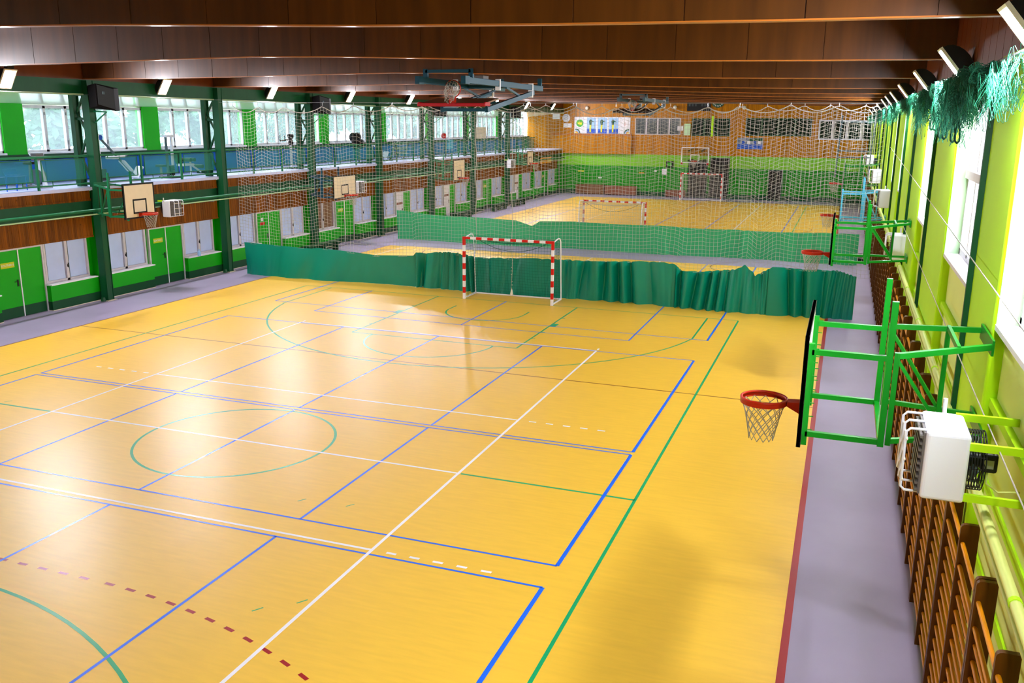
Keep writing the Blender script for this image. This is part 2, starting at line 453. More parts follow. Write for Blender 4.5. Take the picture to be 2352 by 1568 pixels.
# left lower wall
XW = -12.6
wl = B().box(XW - 0.15, XW, -17, 61, 0, 3.5).obj('wall_left', 'green')
tag(wl, 'bright green wall under the balcony with dark green skirting', 'wall', kind='structure')
B().box(XW, XW + 0.012, -17, 61, 0, 0.29).obj('skirting', 'dgreen', wl)
B().box(-12.36, XW, -17, 60, 2.72, 3.28).obj('edge_beam', 'steel_green', wl)
wn = 0; dn = 0
BAYN = ['camera-side bay', 'bay left of the nearest column', 'bay behind the nearest backboard', 'bay at the left end of the divider curtain', 'bay behind the second backboard', 'fifth bay along', 'sixth bay along', 'seventh bay along', 'eighth bay along', 'last bay before the end wall']
def lower_window(y0, y1, lab, pane='frost', box0=None, box1=None):
    global wn; wn += 1
    w = thing('window_%d' % wn, lab, 'window', (XW, (y0 + y1) / 2, 0.82), kind='structure')
    h = (y1 - y0) / 2; f = B()
    f.box(0, 0.09, -h, -h + 0.07, 0, 1.5).box(0, 0.09, h - 0.07, h, 0, 1.5).box(0, 0.09, -0.05, 0.05, 0, 1.5).box(0, 0.09, -h + .07, h - .07, 0, 0.07).box(0, 0.09, -h + .07, h - .07, 1.43, 1.5)
    f.obj('window_frame', 'frame_white', w)
    for s in (-1, 1):
        c = s * (h / 2 - 0.005); q = h / 2 - 0.065
        p = B().box(0.015, 0.03, c - q, c + q, 0.07, 1.43).obj('pane', pane, w)
        B().box(0.03, 0.05, c - q + 0.035, c - q + 0.05, 0.08, 1.42).obj('sash_edge', 'greysteel', p)
    B().box(0.09, 0.115, -0.015, 0.015, 0.42, 0.5).box(0.115, 0.13, -0.01, 0.01, 0.4, 0.55).obj('window_handle', 'black', w)
    B().box(0, 0.33, -h - 0.04, h + 0.1, -0.035, 0).obj('window_sill', 'white', w)
    b0 = box0 if box0 is not None else y0; b1 = box1 if box1 is not None else y1
    yc = (y0 + y1) / 2
    B().box(0, 0.25, b0 - yc, b1 - yc, -0.82, -0.035).obj('dado_box', 'green', w)
    B().box(0, 0.258, b0 - yc - 0.008, b1 - yc + 0.008, -0.82, -0.53).obj('dado_skirting', 'dgreen', w)
    B().box(0, 0.27, b0 - yc - 0.01, b1 - yc + 0.01, -0.82, -0.80).obj('floor_trim', 'cream', w)
def door(y0, y1, lab, sign, open_left=False):
    global dn; dn += 1
    c = (y0 + y1) / 2; h = (y1 - y0) / 2
    d = thing('door_%d' % dn, lab, 'door', (XW, c, 0), kind='structure')
    f = B().box(0, 0.09, -h - 0.06, -h, 0, 2.42).box(0, 0.09, h, h + 0.06, 0, 2.42).box(0, 0.09, -h, h, 2.0, 2.1).box(0, 0.09, -h, h, 2.36, 2.42)
    f.obj('door_frame', 'frame_white', d)
    B().box(0.02, 0.035, -h, h, 2.1, 2.36).obj('transom_pane', 'transom', d)
    for s in (-1, 1):
        a, b_ = (-h, -0.02) if s < 0 else (0.02, h)
        m = 'white' if (open_left and s < 0) else 'green'  # open half: white panel painted in for the lit room behind
        l = B().box(0.012, 0.055, a, b_, 0.01, 1.995).obj('door_leaf', m, d)
        B().box(0.055, 0.06, a, b_, 0.01, 0.32).obj('kick_band', 'dgreen' if m == 'green' else 'white', l)
        if m == 'white':
            B().box(0.055, 0.065, a + 0.05, b_ - 0.05, 1.35, 1.47).obj('brown_board', 'brownbox', l)
    B().box(0.03, 0.075, -0.018, 0.018, 0, 1.995).obj('meeting_strip', 'white', d)
    hd = B().box(0.06, 0.075, -0.13, -0.08, 0.92, 1.12); hd.bar((0.1, -0.105, 1.07), (0.1, -0.24, 1.07), 0.02).bar((0.06, -0.105, 1.07), (0.1, -0.105, 1.07), 0.02)
    hd.obj('door_handle', 'black', d)
    if sign == 'fire':
        s = B().box(0.055, 0.062, -h + 0.22, -h + 0.56, 1.5, 1.62).obj('sign_plate', 'red', d)
        B().box(0.055, 0.062, -h + 0.32, -h + 0.45, 1.66, 1.8).obj('sign_plate', 'paper', d)
    elif sign:
        s = B().box(0.055, 0.062, -h + 0.2, -h + 0.66, 1.5, 1.66).obj('sign_plate', 'yellow', d)
        text(sign, 0.09, 'paper', s, (0.063, -h + 0.43, 1.58), FACE_X, depth=0.002)
for k, yc in enumerate(COLS[2:12]):
    n = BAYN[k]
    fa = 'white painted window beside the column on the near side of the door, '
    if k > 0:
        lower_window(yc + 0.33, yc + 2.32, fa + n, 'brownpane' if k == 4 else 'frost', yc + 0.05, yc + 2.42)
    sign = [None, 'SZATNIA 6', 'SZATNIA 5', 'fire', 'SZATNIA 4', None, None, 'SZATNIA 3', None, 'SZATNIA 2'][k]
    door(yc + 2.52, yc + 4.15, ['green double door at the camera end', 'green double door cut by the left edge of the photo', 'green double door under the nearest backboard heater', 'green double door with a small red sign', 'green double door below the second backboard', 'door with its open half painted white as the lit room, left of the second curtain', 'door with its open half painted white as the lit room, under the third backboard', 'green double door past the third backboard', 'door with its open half painted white as the lit room, under the fourth backboard', 'last green double door by the end wall'][k], sign, k in (5, 6, 8))
    lower_window(yc + 4.22, yc + BAY - 0.28, 'white painted window on the far side of the door, ' + n, 'frost', yc + 4.2, yc + BAY - 0.05)
    # boarded panel under the balcony edge: separate vertical boards
    for z0, z1, x0, nm in ((2.13, 2.75, -12.33, 'lower_boarding'), (3.28, 3.56, -12.3, 'upper_boarding')):
        p = B(); y = yc + 0.16
        while y < yc + BAY - 0.17:
            e = min(y + 0.12, yc + BAY - 0.16); j = rnd.random() * 0.006
            p.box(x0 - 0.02, x0 + j, y + 0.003, e - 0.003, z0, z1); y += 0.12
        p.box(x0 - 0.02, x0 + 0.02, yc + 0.16, yc + BAY - 0.16, z0 - 0.05, z0)
        o = p.obj(nm, 'plank_l', wl); o['kind'] = 'stuff'
# small green pilaster behind each column
for yc in COLS[1:12]:
    B().box(XW, -12.34, yc - 0.05, yc + 0.3, 0.0, 2.72).obj('pilaster', 'green', wl)
# pipes along the balcony edge
pp = thing('pipe_run', 'pair of pipes running along the balcony edge under the boards', 'pipe', (-11.93, 0, 2.8))
B().tube([(0.0, -16, 0.16), (0.0, 59.5, 0.16)], 0.045, 10).obj('green_pipe', 'rail_green', pp)
B().tube([(-0.03, -16, 0.03), (-0.03, 59.5, 0.03)], 0.022, 10).obj('pale_pipe', 'reveal', pp)
pb = B()
for y in COLS[1:]: pb.box(-0.33, 0.03, y + 0.5, y + 0.54, -0.02, 0.0).box(-0.33, 0.03, y - 0.9, y - 0.86, -0.02, 0.0)
pb.obj('pipe_brackets', 'steel', pp)['kind'] = 'stuff'

# balcony
bf = B().box(-15.3, -12.2, -17, 60, 3.56, 3.66).obj('floor_1', 'balc')
tag(bf, 'pale blue balcony floor behind the green railing', 'floor', kind='structure')
wb_ = B().box(-15.35, -15.2, -17, 60, 3.66, 4.64).obj('wall_balcony', 'dgreen')
tag(wb_, 'balcony back wall with blue padding, green piers and a window band', 'wall', kind='structure')
for k, yc in enumerate(COLS[1:12]):
    yb = yc - 0.2
    for j in range(3):
        bevel(B().box(-15.2, -15.1, yb + 2.066 * j - 1.0, yb + 2.066 * (j + 1) - 1.02, 3.68, 4.42).obj('blue_pad', 'bluemat', wb_), 0.02, 2)
    B().box(-15.45, -15.12, yb - 0.42, yb + 0.42, 4.6, 6.3).obj('pier', 'green', wb_)
    wn += 1
    w = thing('window_%d' % wn, 'six-pane balcony window, ' + (BAYN + ['far end'])[k], 'window', (-15.25, yb + BAY / 2, 4.66), kind='structure')
    H = BAY / 2 - 0.42; f = B()
    f.box(-0.06, 0.06, -H, H, 0, 0.07).box(-0.06, 0.06, -H, H, 1.42, 1.52)
    for j in range(7):
        y = -H + 2 * H * j / 6; q = 0.055 if 0 < j < 6 else 0.05
        f.box(-0.06, 0.06, y - q, y + q, 0, 1.5)
    f.obj('window_frame', 'frame_white', w)
    for j in range(6):
        y0 = -H + 2 * H * j / 6 + 0.05; y1 = -H + 2 * H * (j + 1) / 6 - 0.05
        B().quad((0, y0, 0.07), (0, y1, 0.07), (0, y1, 1.43), (0, y0, 1.43)).obj('pane', 'glass', w)
    hb = B()
    for j in range(1, 6):
        y = -H + 2 * H * j / 6; hb.box(0.06, 0.09, y - 0.015, y + 0.015, 0.22, 0.36).box(0.06, 0.09, y - 0.015, y + 0.015, 1.2, 1.3)
    hb.obj('window_handles', 'steel', w)['kind'] = 'stuff'
    B().box(-0.06, 0.2, -H, H, -0.06, 0.0).obj('window_sill', 'white', w)
# soffit, fascia, outer wall above
sf = B().poly([(-12.35, -17, 6.52), (-15.4, -17, 6.18), (-15.4, -17, 6.26), (-12.35, -17, 6.6)], (0, 77, 0)).obj('ceiling_1', 'soffit')
tag(sf, 'pale sloping soffit over the balcony', 'ceiling', kind='structure')
fa = B().box(-12.42, -12.2, -17, 60, 6.5, 6.92).obj('trim_1', 'steel_green')
tag(fa, 'dark green steel edge beam over the balcony opening', 'trim', kind='structure')
B().box(-12.42, -12.17, -17, 60, 6.46, 6.5).obj('lower_flange', 'reveal', fa)
fb = B().box(-12.45, -12.25, -17, 60, 6.92, 8.0).obj('trim_2', 'fascia')
tag(fb, 'brown boarding between the beam ends on the balcony side', 'trim', kind='structure')

# steel columns
SP = ['behind the camera', 'left of the photo edge', 'out of frame', 'nearest in view with a speaker', 'second in view, where the divider net starts', 'third in view with the second backboard', 'fourth in view', 'fifth in view with the third backboard', 'sixth in view', 'seventh in view', 'last in view']
def column():
    c = thing('steel_column', '', 'column', kind='structure')
    f = B().box(-0.14, 0.14, -0.13, -0.11, 0, 6.9).box(-0.14, 0.14, 0.11, 0.13, 0, 6.9).box(-0.1, 0.12, -0.11, 0.11, 0, 6.9)
    f.obj('front_post', 'steel_green', c)
    B().box(-0.66, -0.5, -0.13, -0.11, 3.66, 6.9).box(-0.66, -0.5, 0.11, 0.13, 3.66, 6.9).box(-0.6, -0.56, -0.11, 0.11, 3.66, 6.9).obj('rear_post', 'steel_green', c)
    L = B(); zz = [3.8, 4.6, 5.3, 5.95, 6.5]
    for i in range(4):
        a, b_ = (-0.5, -0.14) if i % 2 else (-0.14, -0.5)
        L.bar((a, 0, zz[i]), (b_, 0, zz[i + 1]), 0.06, 0.06, up=(0, 1, 0))
    L.obj('lattice', 'steel_green', c)
    for z in (3.75, 4.62, 5.75, 6.48): B().box(-0.5, -0.14, -0.06, 0.06, z - 0.04, z + 0.04).obj('tie_plate', 'steel_green', c)
    B().box(-0.2, 0.2, -0.2, 0.2, 0.0, 0.02).obj('base_plate', 'cream', c)
    B().tube([(0.02, -0.22, 0.0), (0.02, -0.22, 0.13)], [0.09, 0.06], 12).obj('pipe_stub', 'dgreen', c)
    return c
c0 = column()
for i, y in enumerate(COLS[2:11]):
    lab = 'dark green steel column with lattice post, ' + (SP[2:])[i]
    if i == 0: c0.location = (-12.14, y, 0); c0['label'] = lab
    else: dup(c0, (-12.14, y, 0), lab)

# railings
def wire_panel(w, h, pitch=0.035, t=0.004):
    b = B()
    for s in (-1, 1):
        k = -h
        while k < w:
            y0, z0, y1, z1 = k, 0.0, k + h, h
            if y0 < 0: z0 = -y0; y0 = 0
            if y1 > w: z1 = h - (y1 - w); y1 = w
            if s < 0: y0, y1 = w - y0, w - y1
            if z1 > z0:
                b.quad((0, y0, z0 - t), (0, y1, z1 - t), (0, y1, z1 + t), (0, y0, z0 + t))
            k += pitch
    return b
wires = wire_panel(1.62, 0.62, 0.035, 0.0055); wme = wires.mesh('wire_mesh'); wme.materials.append(K['wire'])
def railing():
    r = thing('balcony_railing', '', 'railing')
    B().bar((0, 0.0, 0.97), (0, 5.86, 0.97), 0.06, 0.06).obj('top_rail', 'rail_green', r)
    B().bar((0, 0.0, 0.12), (0, 5.86, 0.12), 0.04, 0.04).obj('bottom_rail', 'rail_green', r)
    for y in (1.95, 3.92): B().box(-0.03, 0.03, y - 0.03, y + 0.03, -0.05, 0.97).obj('post', 'rail_green', r)
    for j in range(3):
        y0 = 0.15 + j * 1.97
        p = B().bar((0, y0, 0.26), (0, y0 + 1.62, 0.26), 0.025).bar((0, y0, 0.88), (0, y0 + 1.62, 0.88), 0.025).bar((0, y0, 0.26), (0, y0, 0.88), 0.025).bar((0, y0 + 1.62, 0.26), (0, y0 + 1.62, 0.88), 0.025).obj('mesh_panel', 'rail_green', r)
        put('wire_mesh', wme, p, (0, y0, 0.26))
        for q in (0.35, 1.25):
            for za, zb in ((0.12, 0.26), (0.88, 0.96)): B().box(-0.008, 0.008, y0 + q - .008, y0 + q + .008, za, zb).obj('panel_strut', 'rail_green', r)
    return r
r0 = railing()
for k, yc in enumerate(COLS[2:11]):
    lab = 'green balcony railing with wire mesh panels, ' + BAYN[k]
    if k == 0: r0.location = (-12.24, yc + 0.17, 3.66); r0['label'] = lab
    else: dup(r0, (-12.24, yc + 0.17, 3.66), lab)

# ------------------------------------------------------------------ right wall
wr = B().box(11.66, 11.8, -17, 60, 0, 3.98).box(11.66, 11.8, -17, 60, 6.2, 6.45).obj('wall_right', 'wall_lime')
tag(wr, 'pale lime wall under the tall windows, behind the wall bars', 'wall', kind='structure')
PIL = [(-16.9, -8.6), (-3.9, -2.25), (1.1, 4.0), (6.6, 9.2)]
y = 12.8
while y < 59: PIL.append((y - 2.3, y)); y += 4.5
PIL.append((59.2, 60.0))
for a, b_ in PIL:
    o = bevel(B().box(11.54, 12.25, a, b_, 0, 6.45).obj('pillar', 'lime', wr), 0.03, 2)
    B().box(11.485, 11.6, b_ - 0.03, b_ + 0.03, 2.65, 6.3).obj('dark_angle', 'dgreen', wr)
for i, ((a0, a1), (b0, b1)) in enumerate(zip(PIL, PIL[1:])):
    if b0 - a1 < 0.3: continue
    wn += 1; c = (a1 + b0) / 2; H = (b0 - a1) / 2 - 0.02
    w = thing('window_%d' % wn, 'tall four-light window in the lime wall, ' + ['beside the camera', 'nearest in view', 'second from the camera', 'third from the camera', 'fourth from the camera', 'fifth from the camera', 'sixth from the camera', 'seventh from the camera', 'eighth from the camera', 'ninth from the camera', 'tenth from the camera', 'eleventh from the camera', 'twelfth from the camera', 'thirteenth from the camera', 'by the end wall'][min(i, 14)], 'window', (11.80, c, 4.0), kind='structure')
    f = B().box(-0.05, 0.05, -H, -H + 0.08, 0, 2.2).box(-0.05, 0.05, H - 0.08, H, 0, 2.2).box(-0.05, 0.05, -H, H, 0, 0.09).box(-0.05, 0.05, -H, H, 2.1, 2.2)
    f.obj('window_frame', 'frame_white', w)
    B().box(-0.09, 0.05, -H, H, 1.06, 1.17).obj('transom_rail', 'frame_white', w)
    n = 4 if H > 1.6 else 3
    for j in range(n):
        y0 = -H + 2 * H * j / n; y1 = y0 + 2 * H / n
        if j: B().box(-0.05, 0.05, y0 - 0.045, y0 + 0.045, 0.05, 2.15).obj('mullion', 'frame_white', w)
        for z0, z1 in ((0.09, 1.06), (1.17, 2.1)):
            B().quad((0, y1 - 0.02, z0), (0, y0 + 0.02, z0), (0, y0 + 0.02, z1), (0, y1 - 0.02, z1)).obj('pane', 'glass_r', w)
    B().box(-0.075, -0.05, -0.02, 0.02, 0.45, 0.75).obj('window_handle', 'steel', w)
    B().box(-0.24, 0.05, -H - 0.02, H + 0.02, -0.05, 0.0).obj('window_sill', 'white', w)
    B().box(-0.235, 0.3, H, H + 0.03, 0, 2.25).obj('reveal', 'reveal', w)
    B().box(-0.235, 0.3, -H - 0.03, -H, 0, 2.25).obj('reveal', 'reveal', w)
    B().box(-0.2, -0.13, -H - 0.02, H + 0.02, -0.78, -0.7).obj('ledge', 'lime', w)
    for z in (-1.55, -1.9, -2.3): B().box(-0.16, -0.135, -H, H, z, z + 0.1).obj('panel_rib', 'lime', w)
wt = B().box(11.6, 12.2, -17, 60, 6.45, 8.0).obj('trim_3', 'fascia')
tag(wt, 'dark brown boarding above the tall windows', 'trim', kind='structure')
for y in [-9 + 0.55 * k for k in range(28)]:
    B().box(11.59, 11.6, y, y + 0.53, 6.46, 7.94).obj('board', 'fascia', wt)
hp = thing('heating_pipe', 'pair of pale lime heating pipes running above the wall bars', 'pipe', (11.46, 0, 2.7))
B().tube([(0, -16, 0), (0, 59, 0)], 0.04, 12).obj('thick_pipe', 'pipe_lime', hp)
B().tube([(0.02, -16, -0.17), (0.02, 59, -0.17)], 0.02, 10).obj('thin_pipe', 'pipe_lime', hp)
cb = B()
for k in range(24): cb.tube([(0, -13 + 3.1 * k, 0), (0, -12.95 + 3.1 * k, 0)], 0.046, 12)
cb.obj('pipe_collars', 'lime', hp)['kind'] = 'stuff'

# end walls
YF = 60.0
wf = B().box(-15.4, 12.3, YF, YF + 0.2, 3.3, 8.0).obj('wall_far', 'plank_f')
tag(wf, 'end wall boarded in honey wood above green paint', 'wall', kind='structure')
B().box(-15.4, 12.3, YF, YF + 0.2, 2.36, 3.3).obj('light_green_band', 'band_green', wf)
B().box(-15.4, 12.3, YF, YF + 0.2, 0, 2.36).obj('green_band', 'far_green', wf)
B().box(-13, 11.7, YF - 0.02, YF, 0, 0.35).obj('skirting', 'dgreen', wf)
pr = tag(B().box(-13.2, -6.4, YF - 0.25, YF, 3.3, 4.78).obj('trim_4', 'plank_f'), 'honey boarded parapet below the archery poster', 'parapet', kind='structure')
B().box(-13.2, -6.4, YF - 0.3, YF, 4.78, 4.88).obj('parapet_cap', 'beam_glint_cap', pr)
wbk = B().box(-15.4, 12.3, -17.2, -17, 0, 8.0).obj('wall_back', 'plank_f')
tag(wbk, 'boarded wall behind the viewer', 'wall', kind='structure')
og = B().box(-70, -15.6, -60, 110, -0.3, 2.2).box(12.3, 60, -60, 110, -0.3, -0.1).obj('ground', 'asphalt')
tag(og, 'pale ground outside the windows', 'ground', kind='structure')

# ------------------------------------------------------------------ divider curtains with nets
def interp(T, x):
    for (a, va), (b, vb) in zip(T, T[1:]):
        if x <= b: return va + (vb - va) * (x - a) / (b - a) if b > a else vb
    return T[-1][1]
def net_strands(b, nu, nv, fn, r):
    """square-mesh netting: strands along both directions, triangular section; fn(i, j) -> point"""
    P = [[Vector(fn(i, j)) for j in range(nv + 1)] for i in range(nu + 1)]
    def strand(pts):
        v = []; f = []
        for i, p in enumerate(pts):
            d = (pts[min(i + 1, len(pts) - 1)] - pts[max(i - 1, 0)]).normalized()
            u = Vector((0, 1, 0)); u = (u - d * u.dot(d))
            if u.length < 0.05: u = Vector((1, 0, 0)) - d * d.x
            u.normalize(); w = d.cross(u)
            for k in range(3):
                t = 2 * pi * k / 3; v.append(p + (u * cos(t) + w * sin(t)) * r)
        for i in range(len(pts) - 1):
            for k in range(3):
                l = (k + 1) % 3; f.append((i * 3 + k, i * 3 + l, i * 3 + 3 + l, i * 3 + 3 + k))
        b._add(v, f, True)
    for i in range(nu + 1): strand(P[i])
    for j in range(nv + 1): strand([P[i][j] for i in range(nu + 1)])

def divider(y, label, x0, x1, seams, tops, m, topz, seed, cell=0.125, r=0.0045, pleat=None):
    q = random.Random(seed)
    t = thing('divider_curtain', label, 'divider net', (0, y, 0))
    # fabric skirt
    ph = [q.random() * 6.28 for _ in range(8)]
    for (a, b_), amp, fr in seams:
        n = int((b_ - a) / 0.022); rows = 14; v = []; f = []
        for i in range(n + 1):
            x = a + (b_ - a) * i / n; u = x * fr
            ww = u + 0.45 * sin(u * 0.9 + ph[1]) + 0.16 * sin(u * 2.9 + ph[2]); loc = 0.55 + 0.45 * sin(u * 1.15 + ph[3])
            r1 = abs(sin(ww * 4.3 + ph[4])); big = amp > 0.05
            zt = interp(tops, x) + 0.02 * sin(u * 1.3 + ph[0]) + (0.55 * amp * loc * (r1 ** 0.6 - 0.7) + 0.3 * amp * abs(sin(ww * 11 + ph[5])) * (1 - loc) if big else 0)
            for j in range(rows + 1):
                s = j / rows
                ed = min(1, (x - a) / 0.5, (b_ - x) / 0.5); sl = x + ed * (s * 0.16 * sin(u * 0.8 + ph[3]) if big else s * 0.3 * sin(x * 1.1 + ph[3]))
                if big:
                    f1 = 1 - 2 * abs(sin(ww * 4.3 + ph[4] + 0.5 * s * sin(u * 0.7)))
                    f2 = sin(ww * 9.7 + ph[5] - s * 1.1); f3 = 1 - 2 * abs(sin(ww * 14.3 + ph[6] + s * 0.7))
                    fold = amp * (f1 * (0.45 + 0.55 * loc) + 0.38 * f2 * (1 - s * 0.4) + 0.3 * f3 * (1 - loc) * (1 - 0.6 * s))
                else:
                    dg = x * 1.7 + s * 1.5 * sin(x * 0.8 + ph[0])
                    fold = amp * (1.1 * (1 - 2 * abs(sin(dg + ph[4]))) * s ** 0.7 + 0.5 * sin(dg * 2.7 + ph[5]) * s + 0.25 * (1 - 2 * abs(sin(dg * 4.1 + ph[6]))) * s)
                belly = 0.12 * sin(x * 0.8 + ph[7]) * s
                v.append((sl, fold + belly - 0.02, 0.006 + (zt - 0.006) * (1 - s)))
        for i in range(n):
            for j in range(rows):
                k = i * (rows + 1) + j; f.append((k, k + 1, k + rows + 2, k + rows + 1))
        bb = B(); bb._add(v, f, True)
        bb.obj('fabric_panel', m, t)
    # netting
    hooks = [x0]
    while hooks[-1] < x1 - 0.4: hooks.append(hooks[-1] + 0.9 + q.random() * 0.75)
    hooks[-1] = x1
    def topf(x):
        for a, b_ in zip(hooks, hooks[1:]):
            if x <= b_ + 1e-6:
                s = (x - a) / (b_ - a); return topz + 0.0 - 0.22 * (1 - (2 * s - 1) ** 2) * min(1, (b_ - a)) - 0.05 * sin(x * 0.5)
        return topz
    nu = int((x1 - x0) / cell); nv = int((topz - 1.1) / cell)
    def fn(i, j):
        x = x0 + (x1 - x0) * i / nu; zt = topf(x); zb = interp(tops, max(tops[0][0], min(x, tops[-1][0]))) - 0.03
        s = j / nv; z = zb + (zt - zb) * s
        z += 0.05 * sin(x * 5.5) * (1 - s) * s * 3 * (1 if x < -4 or x > 6 else 0.35)
        return (x + 0.03 * sin(x * 3.1 + z * 1.3) , 0.10 * sin(x * 1.7) * s * (1 - s) + 0.03 * sin(x * 6.0), z)
    nb = B(); net_strands(nb, nu, nv, fn, r); nb.obj('net', 'netwhite', t)
    B().tube([(x0 + (x1 - x0) * i / 160, 0, topf(x0 + (x1 - x0) * i / 160)) for i in range(161)], 0.014, 6).obj('head_rope', 'netwhite', t)
    B().tube([(-11.9, 0, topz + 0.1), (11.5, 0, topz + 0.1)], 0.006, 6).obj('support_wire', 'steel', t)
    hk = B()
    for h in hooks: hk.tube([(h, 0, topz - 0.02), (h, 0, topz + 0.1)], 0.01, 6)
    hk.obj('hooks', 'steel', t)['kind'] = 'stuff'
    return t
T1 = [(-11.15, 1.22), (-9.5, 1.2), (-8.2, 1.16), (-7.9, 1.2), (-5.5, 1.04), (-4.0, 1.14), (-3.9, 1.26), (-2.6, 1.3), (-1.4, 1.22), (-0.5, 1.22), (1.7, 1.32), (4.6, 1.42), (5.3, 1.36), (5.5, 1.2), (6.2, 1.2), (7.2, 1.33), (7.45, 1.5), (7.8, 1.2), (8.3, 1.5), (9.2, 1.46), (10.2, 1.5), (10.74, 1.34)]
d1 = divider(15.45, 'teal fabric skirt with white netting above, behind the nearest goal', -11.3, 11.1,
        [((-11.15, -3.7), 0.05, 0.8), ((-4.0, -1.45), 0.13, 1.9), ((-1.5, 1.75), 0.11, 0.95), ((1.7, 5.4), 0.14, 1.0), ((5.35, 8.25), 0.14, 1.5), ((8.2, 10.72), 0.13, 1.6)], T1, 'curtain', 6.28, 3)
T2 = [(-10.7, 1.45), (-9.0, 1.33), (-7.2, 1.26), (-4.4, 1.24), (-3.6, 1.0), (-3.2, 1.25), (0, 1.28), (3.4, 1.26), (7.8, 1.26), (10.9, 1.3)]
d2 = divider(27.2, 'mid green fabric skirt with netting above, second back from the camera', -10.9, 11.1,
        [((-10.75, -3.4), 0.03, 1.0), ((-3.4, -0.5), 0.035, 1.1), ((-0.5, 1.2), 0.045, 1.6), ((1.2, 6.0), 0.045, 1.2), ((6.0, 10.9), 0.06, 0.8)], T2, 'curtain2', 6.5, 5, cell=0.15, r=0.0035)
# knotted rope ends hanging on the divider
for x, zb, lab in ((-0.15, 0.12, 'white knotted draw rope hanging down through the nearest goal'), (-1.45, 1.4, 'plain white draw rope hanging beside the knotted one')):
    rp = thing('draw_rope', lab, 'rope', (x, 15.1, 0))
    B().tube([(0.02 * sin(k), 0.0, 6.2 - (6.2 - zb) * k / 24) for k in range(25)], 0.01, 6).obj('cord', 'netwhite', rp)
    if zb < 1:
        kb = B()
        for k in range(9): kb.ball((0.02 * sin(k), 0, 0.28 + k * 0.12), 0.018, 6, 4)
        kb.obj('knots', 'netwhite', rp)['kind'] = 'stuff'
        B().tube([(0, 0, 0.25), (0, 0, 0.06)], [0.02, 0.06], 10).obj('tassel', 'cream', rp)

# ------------------------------------------------------------------ goals
def goal(name_label, loc, rot, netm):
    g = thing('handball_goal', name_label, 'goal', loc, rot)
    def striped(b, axis, a0, a1, f0, f1, start):
        k = start; a = a0
        while a < a1 - 1e-4:
            e = min(a + 0.2, a1); b.mi_(k % 2)
            if axis == 'z': b.box(f0, f1, -0.04, 0.04, a, e)
            else: b.box(a, e, -0.04, 0.04, f0, f1)
            a = e; k += 1
        return b
    for s in (-1, 1):
        striped(B(), 'z', 0, 1.8, s * 1.5, s * 1.58, 0).mi_(1).box(s * 1.5, s * 1.58, -0.04, 0.04, 1.8, 2.08).obj('post', ['white', 'red'], g)
    b = B().mi_(1).box(-1.5, -1.3, -0.04, 0.04, 2.0, 2.08).box(1.3, 1.5, -0.04, 0.04, 2.0, 2.08)
    striped(b, 'x', -1.3, 1.3, 2.0, 2.08, 0).obj('crossbar', ['white', 'red'], g)
    for s in (-1, 1):
        x = s * 1.54
        B().tube([(x, 0.04, 2.03), (x, 0.55, 2.1), (x, 0.72, 2.08), (x, 0.82, 1.98), (x, 0.86, 1.6), (x, 1.0, 0.04)], 0.02, 8).obj('rear_stay', 'white', g)
        B().bar((x, 0.04, 0.03), (x, 1.0, 0.03), 0.04).obj('ground_bar', 'white', g)
    B().bar((-1.54, 1.0, 0.03), (1.54, 1.0, 0.03), 0.04).obj('rear_ground_bar', 'white', g)
    nb = B()
    net_strands(nb, 30, 20, lambda i, j: (-1.5 + 0.1 * i, 0.80 + 0.2 * (1 - j / 20) + 0.05 * sin(i * 0.5) * sin(pi * j / 20) - 0.12 * sin(pi * j / 20), 0.06 + 1.96 * j / 20), 0.004)
    net_strands(nb, 30, 8, lambda i, j: (-1.5 + 0.1 * i, 0.05 + 0.75 * j / 8, 2.02 - 0.16 * sin(pi * i / 30) * sin(pi * (j + 2) / 12)), 0.004)
    for s in (-1, 1):
        net_strands(nb, 8, 20, lambda i, j: (s * 1.5, 0.05 + (0.75 + 0.2 * (1 - j / 20)) * i / 8, 0.04 + 1.98 * j / 20), 0.004)
    nb.obj('net', netm, g)
    B().tube([(-1.3 + 2.6 * i / 20, 0.5, 1.98 - 0.38 * (1 - (2 * i / 20 - 1) ** 2)) for i in range(21)], 0.008, 6).obj('sagging_cord', 'netdark', g)
    return g
goal('red and white handball goal with green net, nearest to the camera', (0.05, 14.15, 0.004), (0, 0, 0), 'netgreen')
goal('handball goal with white net, seen from behind over the second curtain', (-0.3, 29.9, 0.004), (0, 0, pi), 'netwhite')
goal('far handball goal with white net in front of the dark openings', (-0.2, 56.9, 0.004), (0, 0, 0), 'netwhite')

